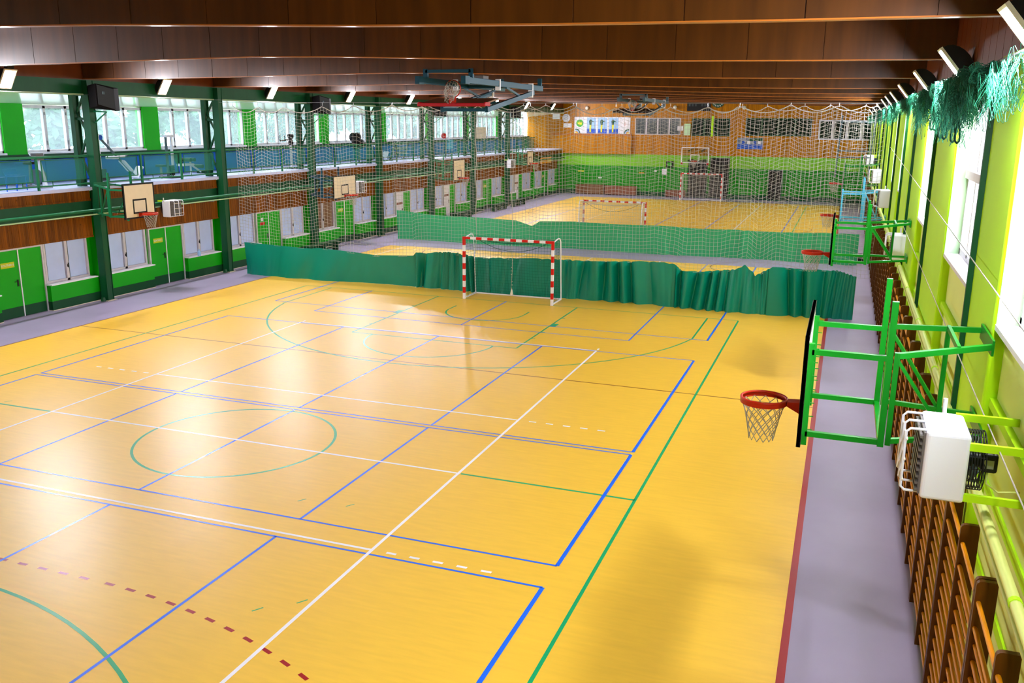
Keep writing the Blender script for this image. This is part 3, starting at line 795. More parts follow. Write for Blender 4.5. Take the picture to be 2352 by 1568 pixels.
# ------------------------------------------------------------------ basketball hoops
def rim_and_net(p, x, y, z, horiz=True, netm='netwhite', br=(0.15, 0.3)):
    """ring centre; bracket back to the board along -x"""
    r = B().tube([(x + 0.225 * cos(2 * pi * k / 32), y + 0.225 * sin(2 * pi * k / 32), z) for k in range(32)], 0.014, 8, closed=True)
    r.tube([(x + 0.225 * cos(2 * pi * k / 32), y + 0.225 * sin(2 * pi * k / 32), z - 0.045) for k in range(32)], 0.008, 6, closed=True)
    n = 32; v = []; f = []
    for k in range(n):
        t = 2 * pi * k / n
        v += [(x + 0.235 * cos(t), y + 0.235 * sin(t), z), (x + 0.235 * cos(t), y + 0.235 * sin(t), z - 0.05)]
    f = [(2 * k, 2 * k + 1, (2 * k + 3) % (2 * n), (2 * k + 2) % (2 * n)) for k in range(n)]
    r._add(v, f, True)
    o = r.obj('rim', 'rim', p)
    xb = x - 0.225 - br[0]
    B().poly([(x - 0.23, y - 0.05, z), (xb, y - 0.08, z), (xb, y - 0.08, z - 0.13), (x - 0.23, y - 0.05, z - 0.045)], (0, 0.13, 0)).obj('rim_bracket', 'rim', p)
    nb = B(); rows = 7; m = 12
    def pt(k, j):
        s = j / rows; rr = 0.222 - 0.10 * s ** 0.7; t = 2 * pi * (k + 0.5 * (j % 2)) / m
        return Vector((x + rr * cos(t), y + rr * sin(t), z - 0.04 - 0.40 * s))
    for j in range(rows):
        for k in range(m):
            a = pt(k, j)
            for b_ in ((pt(k, j + 1), pt(k - 1, j + 1)) if j % 2 == 0 else (pt(k, j + 1), pt(k + 1, j + 1))):
                nb.tube([a, b_], 0.0045, 4, caps=False)
    nb.obj('hoop_net', netm, p)
    return o

def hoop(label, loc, rotz, w=1.3, h=1.05, back=1.4, frame='frame_green', plain=True, square=(0.59, 0.45), style='wall', group='side wall basketball hoops'):
    """board in the local plane x=0 facing +x, its lower edge at z=0; the frame reaches back to x=-back"""
    t = thing('basketball_hoop', label, 'basketball hoop', loc, (0, 0, rotz), group)
    bo = B().box(-0.03, 0, -w / 2, w / 2, 0, h).obj('backboard', 'cream', t)
    e = B(); q = 0.05
    for a in ((-w / 2, w / 2, 0, q), (-w / 2, w / 2, h - q, h), (-w / 2, -w / 2 + q, q, h - q), (w / 2 - q, w / 2, q, h - q)):
        e.box(-0.034, 0.004, *a)
    e.obj('border_line', 'black', bo)
    s = B(); sw, sh = square; z0 = 0.15; l = 0.05
    for a in ((-sw / 2, sw / 2, z0, z0 + l), (-sw / 2, sw / 2, z0 + sh - l, z0 + sh), (-sw / 2, -sw / 2 + l, z0, z0 + sh), (sw / 2 - l, sw / 2, z0, z0 + sh)):
        s.box(0.0, 0.004, *a)
    s.obj('target_square', 'black', bo)
    rim_and_net(t, 0.375, 0, 0.17)
    yy = w * 0.36; xr = -0.72
    for sgn in (-1, 1):
        y = sgn * yy
        f = B().bar((-0.055, y, -0.05), (-0.055, y, h - 0.12), 0.05)
        for k in range(7): f.bar((-0.08, y, 0.1 + k * 0.13), (-0.12, y, 0.1 + k * 0.13), 0.008)
        f.obj('board_stile', frame, t)
        B().bar((-0.06, y, 0.06), (xr, y, 0.06), 0.05).obj('lower_arm', frame, t)
        B().bar((-0.06, y, h - 0.2), (xr, y, h - 0.2), 0.05).obj('upper_arm', frame, t)
        B().bar((xr, y, 0.02), (xr, y, h + 0.32), 0.055).obj('hinge_post', frame, t)
        B().bar((xr - 0.06, y, 0.04), (xr - 0.06, y, h - 0.14), 0.045).obj('fixed_post', frame, t)
        B().bar((xr - 0.06, y, h - 0.17), (-back, y * 0.55, h - 0.08), 0.05).obj('wall_arm', frame, t)
        B().bar((xr - 0.06, y, 0.08), (-back, y * 0.55, 0.12), 0.045).obj('wall_arm', frame, t)
        B().bar((xr - 0.06, y, h - 0.2), (-back + 0.28, y * 0.75, 0.1), 0.03).obj('brace', frame, t)
    B().bar((xr, -yy, 0.05), (xr, yy, 0.05), 0.05).obj('cross_tube', frame, t)
    B().bar((-back + 0.28, -yy * 0.72, h - 0.1), (-back + 0.28, yy * 0.72, h - 0.1), 0.03, 0.05).obj('cross_tube', frame, t)
    B().bar((-back + 0.28, -yy * 0.7, 0.0), (-back + 0.28, -yy * 0.7, h - 0.1), 0.045).obj('rear_upright', frame, t)
    for za, zb in ((h - 0.16, h - 0.02), (0.06, 0.2)): B().box(-back - 0.01, -back + 0.01, -yy * 0.6, yy * 0.6, za, zb).obj('wall_plate', frame, t)
    # padding clips seen from behind
    for zc in (0.3, 0.62): B().box(-0.05, -0.03, -w * 0.46, -w * 0.40, zc, zc + 0.1).obj('board_clip', 'white', t)
    return t
hoop('basketball hoop on green swing frame, nearest on the lime wall', (9.95, -3.84, 2.88), pi, 1.8, 1.05, 1.57)
hoop('green framed basketball hoop on the lime wall just past the nearest curtain end', (9.98, 7.95, 2.85), pi, 1.5, 0.98, 1.54)
hoop('blue framed basketball hoop on the lime wall behind the first net', (10.04, 20.2, 2.55), pi, 1.5, 1.15, 1.48, frame='lightblue')
hoop('green framed basketball hoop farthest down the lime wall', (10.04, 32.0, 2.95), pi, 1.5, 1.15, 1.48)
hoop('cream basketball hoop on green frame, nearest on the balcony side', (-10.5, 9.47, 2.74), 0, 1.32, 1.08, 1.49, frame='rail_green')
hoop('cream basketball hoop on blue frame behind the first net on the balcony side', (-10.5, 21.87, 2.44), 0, 1.92, 1.0, 1.49, frame='bluesteel')
hoop('third cream basketball hoop along the balcony side', (-10.5, 34.45, 2.5), 0, 1.62, 1.18, 1.49, frame='rail_green')
hoop('smallest looking cream basketball hoop, last on the balcony side', (-10.5, 46.75, 2.84), 0, 1.2, 1.0, 1.49, frame='rail_green')
# clear acrylic hoop on the end wall
t = thing('basketball_hoop', 'clear backboard hoop with white outline on the end wall', 'basketball hoop', (-0.88, 57.6, 2.8), (0, 0, -pi / 2))
B().box(-0.02, 0, -1.05, 1.05, 0, 1.2).obj('backboard', 'board_glass', t)
e = B(); q = 0.06
for a in ((-1.05, 1.05, 0, q), (-1.05, 1.05, 1.14, 1.2), (-1.05, -0.99, q, 1.14), (0.99, 1.05, q, 1.14), (-0.34, 0.34, 0.15, 0.2), (-0.34, 0.34, 0.6, 0.65), (-0.34, -0.29, 0.15, 0.65), (0.29, 0.34, 0.15, 0.65)): e.box(-0.03, 0.01, *a)
e.obj('outline', 'white', t)
B().box(-0.04, 0.02, -1.06, -0.9, -0.1, 0.04).box(-0.04, 0.02, 0.9, 1.06, -0.1, 0.04).obj('corner_pads', 'dred', t)
rim_and_net(t, 0.375, 0, 0.2)
for s in (-1, 1):
    B().bar((-0.04, s * 0.5, 0.9), (-2.38, s * 0.5, 1.1), 0.08).obj('wall_arm', 'black', t)
    B().bar((-0.04, s * 0.5, 0.2), (-2.38, s * 0.5, 0.2), 0.08).obj('wall_arm', 'black', t)

# ceiling-folded hoops
def ceiling_hoop(label, loc, fr, ply, pad, netm):
    t = thing('ceiling_hoop', label, 'basketball hoop', loc)
    # local frame: folded board lies flat, lower edge with padding towards -y
    b = B().poly([(-0.95, 0.0, 0.0), (-0.95, 1.1, 0.16), (-0.95, 1.1, 0.2), (-0.95, 0.0, 0.04)], (1.9, 0, 0)).obj('backboard', ply, t)
    bevel(B().box(-1.0, 1.0, -0.04, 0.0, -0.045, 0.045).box(0.95, 1.0, 0.0, 0.35, -0.03, 0.075).box(-1.0, -0.95, 0, 0.35, -0.03, 0.075).obj('edge_padding', pad, t), 0.012)
    r = B().tube([(-0.02 + 0.225 * cos(2 * pi * k / 28), 0.16, 0.42 + 0.225 * sin(2 * pi * k / 28)) for k in range(28)], 0.014, 8, closed=True).obj('rim', 'rim', t)
    B().box(-0.1, 0.06, 0.08, 0.2, 0.03, 0.2).obj('rim_bracket', 'rim', t)
    nb = B(); qd = random.Random(4)
    for k in range(14):
        a = 2 * pi * k / 14
        p = [Vector((-0.02 + 0.22 * cos(a), 0.16, 0.42 + 0.22 * sin(a)))]
        for j in range(1, 6):
            s = j / 5
            p.append(Vector((-0.02 + (0.22 - 0.10 * s) * cos(a) + qd.uniform(-.03, .03), 0.16 - 0.28 * s, 0.42 + (0.22 - 0.1 * s) * sin(a) - 0.26 * s * s + qd.uniform(-.03, .03))))
        nb.tube(p, 0.009, 4)
    for j in (1, 2, 3, 4):
        s = j / 5
        nb.tube([(-0.02 + (0.22 - 0.1 * s) * cos(2 * pi * k / 20), 0.16 - 0.28 * s, 0.42 + (0.22 - 0.1 * s) * sin(2 * pi * k / 20) - 0.26 * s * s + 0.03 * (k % 2)) for k in range(20)], 0.008, 4, closed=True)
    nb.obj('hoop_net', netm, t)
    for x in (-0.5, 0.8):
        bevel(B().box(x - 0.05, x + 0.05, -1.0, 5.3, 0.52, 0.68).obj('track_rail', fr, t), 0.008)
        B().box(x - 0.06, x + 0.06, -0.55, -0.45, 0.66, 0.9).box(x - 0.06, x + 0.06, 5.05, 5.15, 0.66, 0.9).obj('hanger_post', fr, t)
        B().box(x - 0.065, x + 0.065, -1.03, -0.75, 0.5, 0.7).obj('end_clamp', fr, t)
        B().box(x - 0.07, x + 0.07, 1.4, 1.46, 0.42, 0.72).box(x - 0.07, x + 0.07, 4.2, 4.27, 0.3, 0.72).obj('strap', 'white', t)
    B().box(-0.5, 0.8, -0.55, -0.47, 0.8, 0.88).obj('hanger_crossbar', fr, t)
    B().box(-0.5, 0.8, 2.2, 2.3, 0.5, 0.6).obj('track_cross_member', fr, t)
    for x in (-0.62, 0.72):
        B().bar((x + 0.1, 4.4, 0.45), (x, 0.75, -0.12), 0.1, 0.13).obj('mast_tube', fr, t)
        B().bar((x + 0.05, 3.4, 0.3), (x + 0.1, 2.0, 0.52), 0.06).obj('stay', fr, t)
        B().bar((x, 0.75, -0.12), (x, 0.9, 0.14), 0.06).obj('board_link', fr, t)
    B().bar((-0.62, 0.75, -0.12), (0.72, 0.75, -0.12), 0.09).obj('mast_crossbar', fr, t)
    B().bar((-0.62, 2.3, 0.1), (0.72, 2.3, 0.1), 0.07).obj('mast_crossbar', fr, t)
    B().bar((0.15, 0.7, 0.05), (0.15, 3.0, 0.5), 0.05).obj('telescopic_stay', fr, t)
    bevel(B().box(0.1, 0.45, 1.2, 1.6, 0.62, 0.82).obj('winch_box', 'grille', t), 0.01)
    B().tube([(0.2, 1.75, 0.72), (0.2, 1.95, 0.72)], 0.09, 12).obj('winch_drum', 'brownbox', t)
    return t
ceiling_hoop('petrol blue ceiling hoop folded up under the beams, red padded board', (-0.02, 9.9, 6.2), 'bluesteel', 'boardply', 'dred', 'netwhite')
ceiling_hoop('dark grey ceiling hoop folded up farther down the hall', (-0.4, 33.4, 6.3), 'greysteel', 'black', 'black', 'netwhite')

# ------------------------------------------------------------------ wall bars
ORD = 'first second third fourth fifth sixth seventh eighth ninth tenth eleventh twelfth thirteenth fourteenth fifteenth sixteenth seventeenth eighteenth nineteenth twentieth'.split()
def ordinal(n): return ORD[n - 1] if n <= 20 else ('twenty-' if n < 30 else 'thirty-') + ORD[n % 10 - 1] if n % 10 else 'thirtieth'
NB = 33
pq = [(11.37, -0.022, 0), (11.52, -0.022, 0), (11.52, -0.022, 2.4)] + [(11.41 - 0.04 * sin(radians(a)), -0.022, 2.36 + 0.04 * cos(radians(a))) for a in (0, 30, 60, 90)]
pmesh = B().poly(pq, (0, 0.044, 0)).mesh('post'); pmesh.materials.append(K['barwood'])
rb = B().tube([(11.42, 0, 0), (11.42, 0.96, 0)], 0.019, 10); rme = rb.mesh('rung'); rme.materials.append(K['rungwood'])
ZR = [0.12 + 0.145 * k for k in range(15)]; ZR[-1] = 2.22
for i in range(NB):
    y0 = -9.97 + 2.06 * i
    lab = 'brown wooden wall bars section, %s from the camera end of the lime wall' % ordinal(i + 1)
    u = thing('wall_bars', lab, 'wall bars', (0, y0, 0), group='wall bars along the lime wall')
    for k, dy in enumerate((0.03, 1.03, 2.03)): put('post', pmesh, u, (0, dy, 0))
    if i < 9:
        for dy in (0.05, 1.05):
            for z in ZR: put('rung', rme, u, (0 if z < 2 else -0.02, dy, z))
    else:
        rr = B()
        for dy in (0.05, 1.05):
            for z in ZR: rr.tube([(11.42, dy, z), (11.42, dy + 0.96, z)], 0.019, 6)
        rr.obj('rungs', 'rungwood', u)['kind'] = 'stuff'

# ------------------------------------------------------------------ fan heaters
def fan_heater(label, loc, rot=(0, 0, 0), arm=0.42):
    """outlet faces -x, fan and wall arms on the +x side; local origin at the lower middle"""
    t = thing('fan_heater', label, 'heater', loc, rot, 'fan heaters on wall arms')
    bevel(B().box(-0.16, 0.16, -0.3, 0.3, 0, 0.56).obj('casing', 'heater', t), 0.03, 3)
    g = B()
    for k in range(9): g.box(-0.2, -0.16, -0.26, 0.26, 0.05 + k * 0.055, 0.07 + k * 0.055)
    g.box(-0.175, -0.16, -0.27, 0.27, 0.03, 0.54)
    g.obj('outlet_louvre', 'grille', t)
    for y in (-0.22, 0.0, 0.22):
        B().tube([(-0.14, y, 0.55), (-0.27, y, 0.55), (-0.3, y, 0.52), (-0.3, y, 0.06), (-0.27, y, 0.03), (-0.14, y, 0.03)], 0.011, 8).obj('guard_loop', 'heater', t)
    gb = B()
    for z in (0.12, 0.29, 0.46): gb.tube([(-0.29, -0.24, z), (-0.29, 0.24, z)], 0.007, 6)
    gb.obj('guard_crossbars', 'cream', t)['kind'] = 'stuff'
    c = B()
    for k in range(7):
        r = 0.24 - 0.0 * k; x = 0.17 + 0.02 * k
        c.tube([(x, r * cos(2 * pi * j / 28), 0.28 + r * sin(2 * pi * j / 28)) for j in range(28)], 0.005, 5, closed=True)
    for j in range(16):
        a = 2 * pi * j / 16; c.tube([(0.16, 0.24 * cos(a), 0.28 + 0.24 * sin(a)), (0.29, 0.24 * cos(a), 0.28 + 0.24 * sin(a)), (0.3, 0.07 * cos(a), 0.28 + 0.07 * sin(a))], 0.004, 4)
    c.obj('fan_guard', 'black', t)
    B().tube([(0.2, 0, 0.28), (0.3, 0, 0.28)], 0.06, 14).obj('fan_hub', 'black', t)
    bevel(B().box(0.28, 0.4, -0.075, 0.075, 0.2, 0.36).obj('motor', 'black', t), 0.02)
    B().box(0.3, 0.37, -0.078, -0.07, 0.24, 0.31).obj('motor_plate', 'steel', t)
    f = B()
    for k in range(4):
        a = pi / 2 * k + 0.4
        f.poly([(0.22, 0.05 * cos(a), 0.28 + 0.05 * sin(a)), (0.25, 0.2 * cos(a - 0.25), 0.28 + 0.2 * sin(a - 0.25)), (0.21, 0.2 * cos(a + 0.3), 0.28 + 0.2 * sin(a + 0.3))], (0.006, 0, 0))
    f.obj('fan_blades', 'greysteel', t)
    for y, z in ((-0.27, 0.05), (-0.27, 0.47), (0.27, 0.54)):
        B().box(0.1, 0.16 + arm, y - 0.018, y + 0.018, z - 0.03, z + 0.03).obj('wall_arm', 'lime', t)
    B().tube([(0.02, 0.31, 0.5), (0.02, 0.36, 0.56), (0.02, 0.36, 0.66)], 0.018, 8).obj('water_pipe', 'white', t)
    B().tube([(0.34, -0.02, 0.2), (0.34, -0.03, 0.1), (0.42, -0.1, 0.06), (0.55, -0.2, 0.12)], 0.008, 6).obj('cable', 'pipe_lime', t)
    return t
fan_heater('white fan heater on lime wall arms, nearest to the camera', (11.09, -5.3, 2.88), arm=0.5)
fan_heater('white fan heater on the lime wall, second from the camera', (11.44, 9.2, 2.8), arm=0.1)
fan_heater('white fan heater on the lime wall above the first net end', (11.36, 18.3, 3.2), arm=0.1)
fan_heater('white fan heater on the lime wall, second from the far end', (11.36, 28.0, 3.4), arm=0.12)
fan_heater('white fan heater farthest down the lime wall', (11.2, 36.0, 3.75), arm=0.3)
fan_heater('cream fan heater right of the nearest cream backboard', (-11.55, 12.1, 2.5), (0, 0, pi), arm=0.18)
fan_heater('cream fan heater beside the second cream backboard, behind netting', (-11.55, 24.9, 2.42), (0, 0, pi), arm=0.18)
fan_heater('cream fan heater beside the last cream backboard', (-11.55, 45.6, 2.7), (0, 0, pi), arm=0.18)

# ------------------------------------------------------------------ floodlights
def floodlight(lens='lens'):
    t = thing('floodlight', '', 'floodlight')
    n = 10; P = [(-0.29, 0, 0.0)]
    P = [(0.29 * cos(pi * k / n), 0, 0.02 + 0.2 * sin(pi * k / n)) for k in range(n + 1)]
    B().poly([(p[0], -0.2, p[2]) for p in P], (0, 0.4, 0)).obj('housing', 'black', t)
    fr = B().box(-0.3, 0.3, -0.21, -0.18, -0.01, 0.025).box(-0.3, 0.3, 0.18, 0.21, -0.01, 0.025).box(-0.3, -0.27, -0.18, 0.18, -0.01, 0.025).box(0.27, 0.3, -0.18, 0.18, -0.01, 0.025)
    fr.obj('lens_frame', 'cream', t)
    B().box(-0.26, 0.22, -0.17, 0.17, -0.004, 0.018).obj('lens', lens, t)
    B().bar((0.1, -0.22, 0.1), (0.42, -0.22, 0.2), 0.03, 0.01).bar((0.1, 0.22, 0.1), (0.42, 0.22, 0.2), 0.03, 0.01).bar((0.42, -0.225, 0.2), (0.42, 0.225, 0.2), 0.03, 0.03).obj('yoke', 'black', t)
    bevel(B().box(0.26, 0.4, -0.1, 0.1, 0.04, 0.16).obj('ballast_box', 'black', t), 0.01)
    return t
fl = floodlight()
RL = [(-9.5, 'above the camera'), (-4.55, 'nearest on the lime wall, tangled in green netting'), (0.8, 'second on the lime wall'), (6.2, 'third on the lime wall'), (12.3, 'fourth on the lime wall'), (17.6, 'fifth on the lime wall'), (21.9, 'sixth on the lime wall'), (26.2, 'seventh on the lime wall'), (33.5, 'eighth on the lime wall'), (42, 'ninth on the lime wall'), (51, 'last on the lime wall')]
for i, (y, d) in enumerate(RL):
    lab = 'lit black floodlight, ' + d
    if i == 0: fl.location = (11.28, y, 6.55); fl.rotation_euler = (0, radians(51), 0); fl['label'] = lab
    else: dup(fl, (11.36, y, 6.52) if y > 0 else (11.38, y, 6.45), lab, (0, radians(51), 0))
for k, d in enumerate(['out of frame beside the balcony', 'cut by the left edge of the photo', 'between the first two columns', 'between the second and third columns', 'between the third and fourth columns', 'left of the folded blue ceiling hoop', 'behind the folded blue ceiling hoop', 'right of the folded ceiling hoop', 'second from the end wall', 'nearest the end wall']):
    lab = 'lit floodlight on the balcony edge beam, ' + d; pos = (-11.85, 6.38 + 6.2 * (k - 1), 6.78 + 0.02 * k)
    if k == 0:
        fb2 = floodlight('lens_b'); fb2.location = pos; fb2.rotation_euler = (0, radians(-58), 0); fb2['label'] = lab
    else: dup(fb2, pos, lab)
wire = tag(B().tube([(-11.95, -15, 6.47), (-11.95, 59, 6.47)], 0.006, 6).obj('tension_wire', 'steel'), 'thin steel wire along the balcony edge below the floodlights', 'wire')

# ------------------------------------------------------------------ speakers
def speaker():
    t = thing('loudspeaker', '', 'loudspeaker')
    b = B().poly([(-0.2, -0.36, 0.08), (0.18, -0.44, 0.14), (0.36, 0.1, 0.0), (0.26, 0.4, 0.02), (-0.2, 0.3, 0.05)], (0, 0, 0.68))
    bevel(b.obj('cabinet', 'speaker', t), 0.015)
    g = B().poly([(0.20, -0.41, 0.2), (0.375, 0.08, 0.06), (0.375, 0.08, 0.66), (0.20, -0.41, 0.78)], (0.012, -0.004, 0)).obj('front_grille', 'black', t)
    B().bar((-0.4, 0, 0.0), (0.1, 0, -0.02), 0.04).bar((-0.4, 0, -0.35), (0.1, 0, -0.02), 0.03).obj('wall_bracket', 'rail_green', t)
    B().box(0.27, 0.29, -0.28, -0.2, 0.5, 0.58).obj('badge', 'greysteel', t)
    return t
s0 = speaker()
for k, (y, d) in enumerate([(9.5, 'on the nearest column'), (21.95, 'on the third column'), (34.3, 'behind the folded ceiling hoop'), (46.7, 'beside the last balcony windows')]):
    lab = 'black loudspeaker cabinet bracketed ' + d if d[:2] == 'on' else 'black loudspeaker cabinet ' + d
    if k == 0: s0.location = (-11.6, y, 5.98); s0['label'] = lab
    else: dup(s0, (-11.6, y, 6.0), lab)

# ------------------------------------------------------------------ netting bunched along the lime wall
rl = tag(B().tube([(11.4, -16, 6.34), (11.4, 59.5, 6.34)], 0.02, 8).obj('net_rail', 'steel'), 'steel rail along the top of the lime wall carrying the green netting', 'rail')
def net_bundle(i, y0, y1, drop, m, n, label, loose=False):
    q = random.Random(100 + i)
    t = thing('bunched_net', label, 'net', (11.38, (y0 + y1) / 2, 6.3), group='green netting bunched along the lime wall')
    b = B(); L = (y1 - y0) / 2
    for lay in range(0 if i == 0 else 4 if n > 150 else 3):
        c0 = q.uniform(-L * 0.3, L * 0.3); l = L * q.uniform(0.6, 0.95); dd = drop * q.uniform(0.75, 1.05); p = [q.uniform(0, 6) for _ in range(4)]; xo = -0.13 + 0.07 * lay
        nu = int(2 * l / 0.05); nv = int(dd / 0.05) + 3
        def fn(i, j):
            a = i / nu; s_ = j / nv; w = max(0, sin(pi * a)) ** 0.6
            yy = c0 + l * (2 * a - 1) * (1 - 0.35 * s_) + 0.03 * sin(s_ * 9 + p[0])
            return (xo + 0.05 * sin(a * 17 + p[1] + s_ * 2) + 0.03 * sin(s_ * 7 + a * 31 + p[2]), yy, 0.03 - dd * w * s_ * (0.8 + 0.2 * sin(a * 13 + p[3])) + 0.02 * sin(a * 40 + s_ * 11))
        net_strands(b, nu, nv, fn, 0.0028)
    for k in range(n // (8 if i == 0 else 4)):
        a = q.uniform(-L, L); e = max(-L, min(L, a + q.gauss(0, 0.25))); dz = drop * q.uniform(0.3, 0.9); xo = q.uniform(-0.16, 0.08); pts = []
        for j in range(9):
            s_ = j / 8; w = 1 - (2 * s_ - 1) ** 2
            pts.append((xo * w + 0.02 * q.uniform(-1, 1), a + (e - a) * s_ + 0.04 * q.uniform(-1, 1), 0.02 - dz * w + 0.02 * q.uniform(-1, 1)))
        b.tube(pts, 0.0026, 3, caps=False)
    b.obj('net_strands', m, t)['kind'] = 'stuff'
    b = B()
    for k in range(int(n * (0.5 if i == 0 else 0.2))):
        a = q.uniform(-L, L); r = q.uniform(0.04, 0.13); zc = -drop * q.uniform(0.2, 0.95); xo = q.uniform(-0.17, 0.0); tw = q.uniform(-1, 1)
        b.tube([(xo + r * 0.6 * tw * sin(6.28 * j / 10), a + r * cos(6.28 * j / 10), zc + r * 1.3 * sin(6.28 * j / 10)) for j in range(10)], 0.0026, 3, closed=True)
    b.obj('net_loops', 'netpale' if i % 2 else 'netgreen', t)['kind'] = 'stuff'
    if loose:
        for k in range(2):
            a = -L * 0.4 + k * L * 0.7
            B().tube([(-0.1 + 0.02 * sin(j), a + 0.15 * sin(j * 0.7), 0.05 - drop * 1.05 * (1 - (2 * j / 12 - 1) ** 2)) for j in range(13)], 0.012, 6).obj('border_rope', 'netdark', t)
seg = [(-5.2, -3.5, 0.42, 'netpale', 150), (-3.4, -2.1, 0.5, 'netdark', 240), (-2.0, -0.6, 0.74, 'netdark', 300), (-0.5, 1.0, 0.72, 'netgreen', 300), (1.1, 2.6, 0.62, 'netdark', 260), (2.7, 4.1, 0.35, 'netdark', 160), (4.5, 6.2, 0.66, 'netpale', 200)]
y = 6.3
while y < 58: seg.append((y, y + 2.3, rnd.uniform(0.28, 0.55), rnd.choice(['netdark', 'netgreen', 'netpale', 'netdark']), 90)); y += 2.55
for i, (a, b_, d, m, n) in enumerate(seg):
    if i < 7: lab = ['pale stringy netting draped below the nearest floodlight', 'dark green netting between the first pillar and window', 'dark bunched netting hanging over the nearest tall window', 'green netting bunch with roped edge over the nearest tall window', 'dark netting bunch at the second pillar', 'short dark netting bunch before the second window', 'pale netting bundle hanging before the third floodlight'][i]
    else: lab = 'green netting bunched on the lime wall rail, %s bundle beyond the third floodlight' % ordinal(i - 6)
    net_bundle(i, a, b_, d, m, n, lab, i in (2, 3, 4))
# white tension cords on the lime wall
for z0, z1, ya, yb, lab in ((4.34, 5.05, -5.9, 20.0, 'upper white cord stretched along the lime wall'), (3.32, 3.6, -6.8, 10.0, 'lower white cord stretched along the lime wall')):
    tag(B().tube([(11.45, ya, z0), (11.45, yb, z1)], 0.006, 6).obj('stretched_wire', 'netwhite'), lab, 'cord')

# ------------------------------------------------------------------ things on the end wall (y = 60)
def panel(name, label, cat, x0, x1, z0, z1, m, y=YF, th=0.03, group=None):
    t = thing(name, label, cat, ((x0 + x1) / 2, y, z0), group=group)
    w = (x1 - x0) / 2; h = z1 - z0
    return t, w, h
t, w, h = panel('poster_banner', 'long archery poster of five panels over the wooden parapet', 'poster', -11.26, -6.57, 4.9, 6.22, 'paper')
bk = B().box(-w, w, -0.05, 0, 0, h).obj('backing', 'paper', t)
pw = 2 * w / 5
for k in range(5):
    x = -w + pw * (k + 0.5) + (0.04 if k else -0.02)
    f = B().box(x - pw * 0.4, x + pw * 0.4, -0.06, -0.05, 0.02, h - 0.06).obj('print_panel', 'skyprint' if k in (1, 2, 3) else 'paper', t)
    if k in (1, 2, 3):
        B().box(x - pw * 0.4, x + pw * 0.4, -0.065, -0.06, 0.02, 0.38).obj('print_water', 'blueprint', f)
        B().poly([(x - 0.14, -0.065, 0.12), (x - 0.02, -0.065, 0.12), (x, -0.065, 0.5), (x + 0.03, -0.065, 0.85), (x - 0.12, -0.065, 0.85), (x - 0.15, -0.065, 0.5)], (0, -0.004, 0)).obj('print_figure_trousers', 'yellowprint', f)
        B().poly([(x - 0.15, -0.066, 0.7), (x + 0.02, -0.066, 0.7), (x + 0.05, -0.066, 0.95), (x + 0.22, -0.066, 0.9), (x + 0.22, -0.066, 0.96), (x + 0.03, -0.066, 1.04), (x - 0.02, -0.066, 1.12), (x - 0.1, -0.066, 1.12), (x - 0.2, -0.066, 1.0)], (0, -0.004, 0)).obj('print_figure_jacket', 'badge', f)
    else:
        s = -1 if k == 0 else 1
        B().disc((x + (0.02 if k == 0 else 0.0), -0.06, h - 0.5), 0.3, (0, -1, 0), 0.006).obj('print_disc', 'greenprint' if k == 0 else 'white', f)
        if k == 0:
            B().poly([(x - 0.14, -0.068, 0.7), (x + 0.18, -0.068, 0.7), (x + 0.2, -0.068, 0.95), (x + 0.1, -0.068, 0.82), (x + 0.02, -0.068, 0.97), (x - 0.06, -0.068, 0.82), (x - 0.17, -0.068, 0.95)], (0, -0.004, 0)).obj('print_crown', 'yellowprint', f)
        else:
            B().box(x - 0.02, x + 0.0, -0.07, -0.066, 0.62, 0.92).box(x - 0.02, x + 0.14, -0.07, -0.066, 0.76, 0.78).obj('print_hands', 'red', f)
        cx = x + s * 0.28
        for r, m in ((0.36, 'badge'), (0.27, 'skyprint'), (0.17, 'orange'), (0.08, 'yellowprint')):
            pts = [(cx, -0.06, 0.02)] + [(cx - s * r * cos(radians(a)), -0.06, 0.02 + r * sin(radians(a))) for a in range(0, 181, 15) if abs((cx - s * r * cos(radians(a))) - x) < pw * 0.4]
            B().poly(pts, (0, -0.004 - (0.4 - r) * 0.02, 0)).obj('print_target', m, f)
        B().bar((x + s * 0.02, -0.065, 0.3), (x - s * 0.3, -0.065, 0.55), 0.02, 0.005).obj('print_arrow', 'badge', f)
wn += 1
for (x0, x1, z0, z1, m, lab, n) in ((-6.16, -2.49, 4.87, 6.18, 'greyglass', 'grey internal window right of the archery poster', 4), (-1.63, 1.32, 4.82, 6.16, 'darkglass', 'dark green internal window left of the blue banner', 3), (2.5, 7.4, 4.88, 6.2, 'darkglass', 'wide dark internal window right of centre on the end wall', 4), (7.88, 11.93, 4.66, 6.1, 'darkglass', 'white framed internal window at the lime wall end', 4)):
    w = thing('window_%d' % wn, lab, 'window', ((x0 + x1) / 2, YF, z0), kind='structure'); wn += 1
    H = (x1 - x0) / 2; hh = z1 - z0; fr = 'frame_white' if 'white' in lab or 'grey' in lab else 'dgreen'
    fw = 0.09 if 'white' in lab else 0.06
    for j in range(n):
        a = -H + 2 * H * j / n; b_ = a + 2 * H / n
        B().box(a + fw, b_ - fw, -0.03, 0.0, fw, hh - fw).obj('pane', m, w)
        f = B().box(a, a + fw, -0.08, 0, 0, hh).box(b_ - fw, b_, -0.08, 0, 0, hh).box(a + fw, b_ - fw, -0.08, 0, 0, fw).box(a + fw, b_ - fw, -0.08, 0, hh - fw, hh)
        f.obj('window_frame', fr, w)
if True:
    B().box(6.0 - 4.95, 7.3 - 4.95, -0.1, -0.03, 1.32, 1.75).obj('dark_board', 'badge', w.parent or w) if False else None
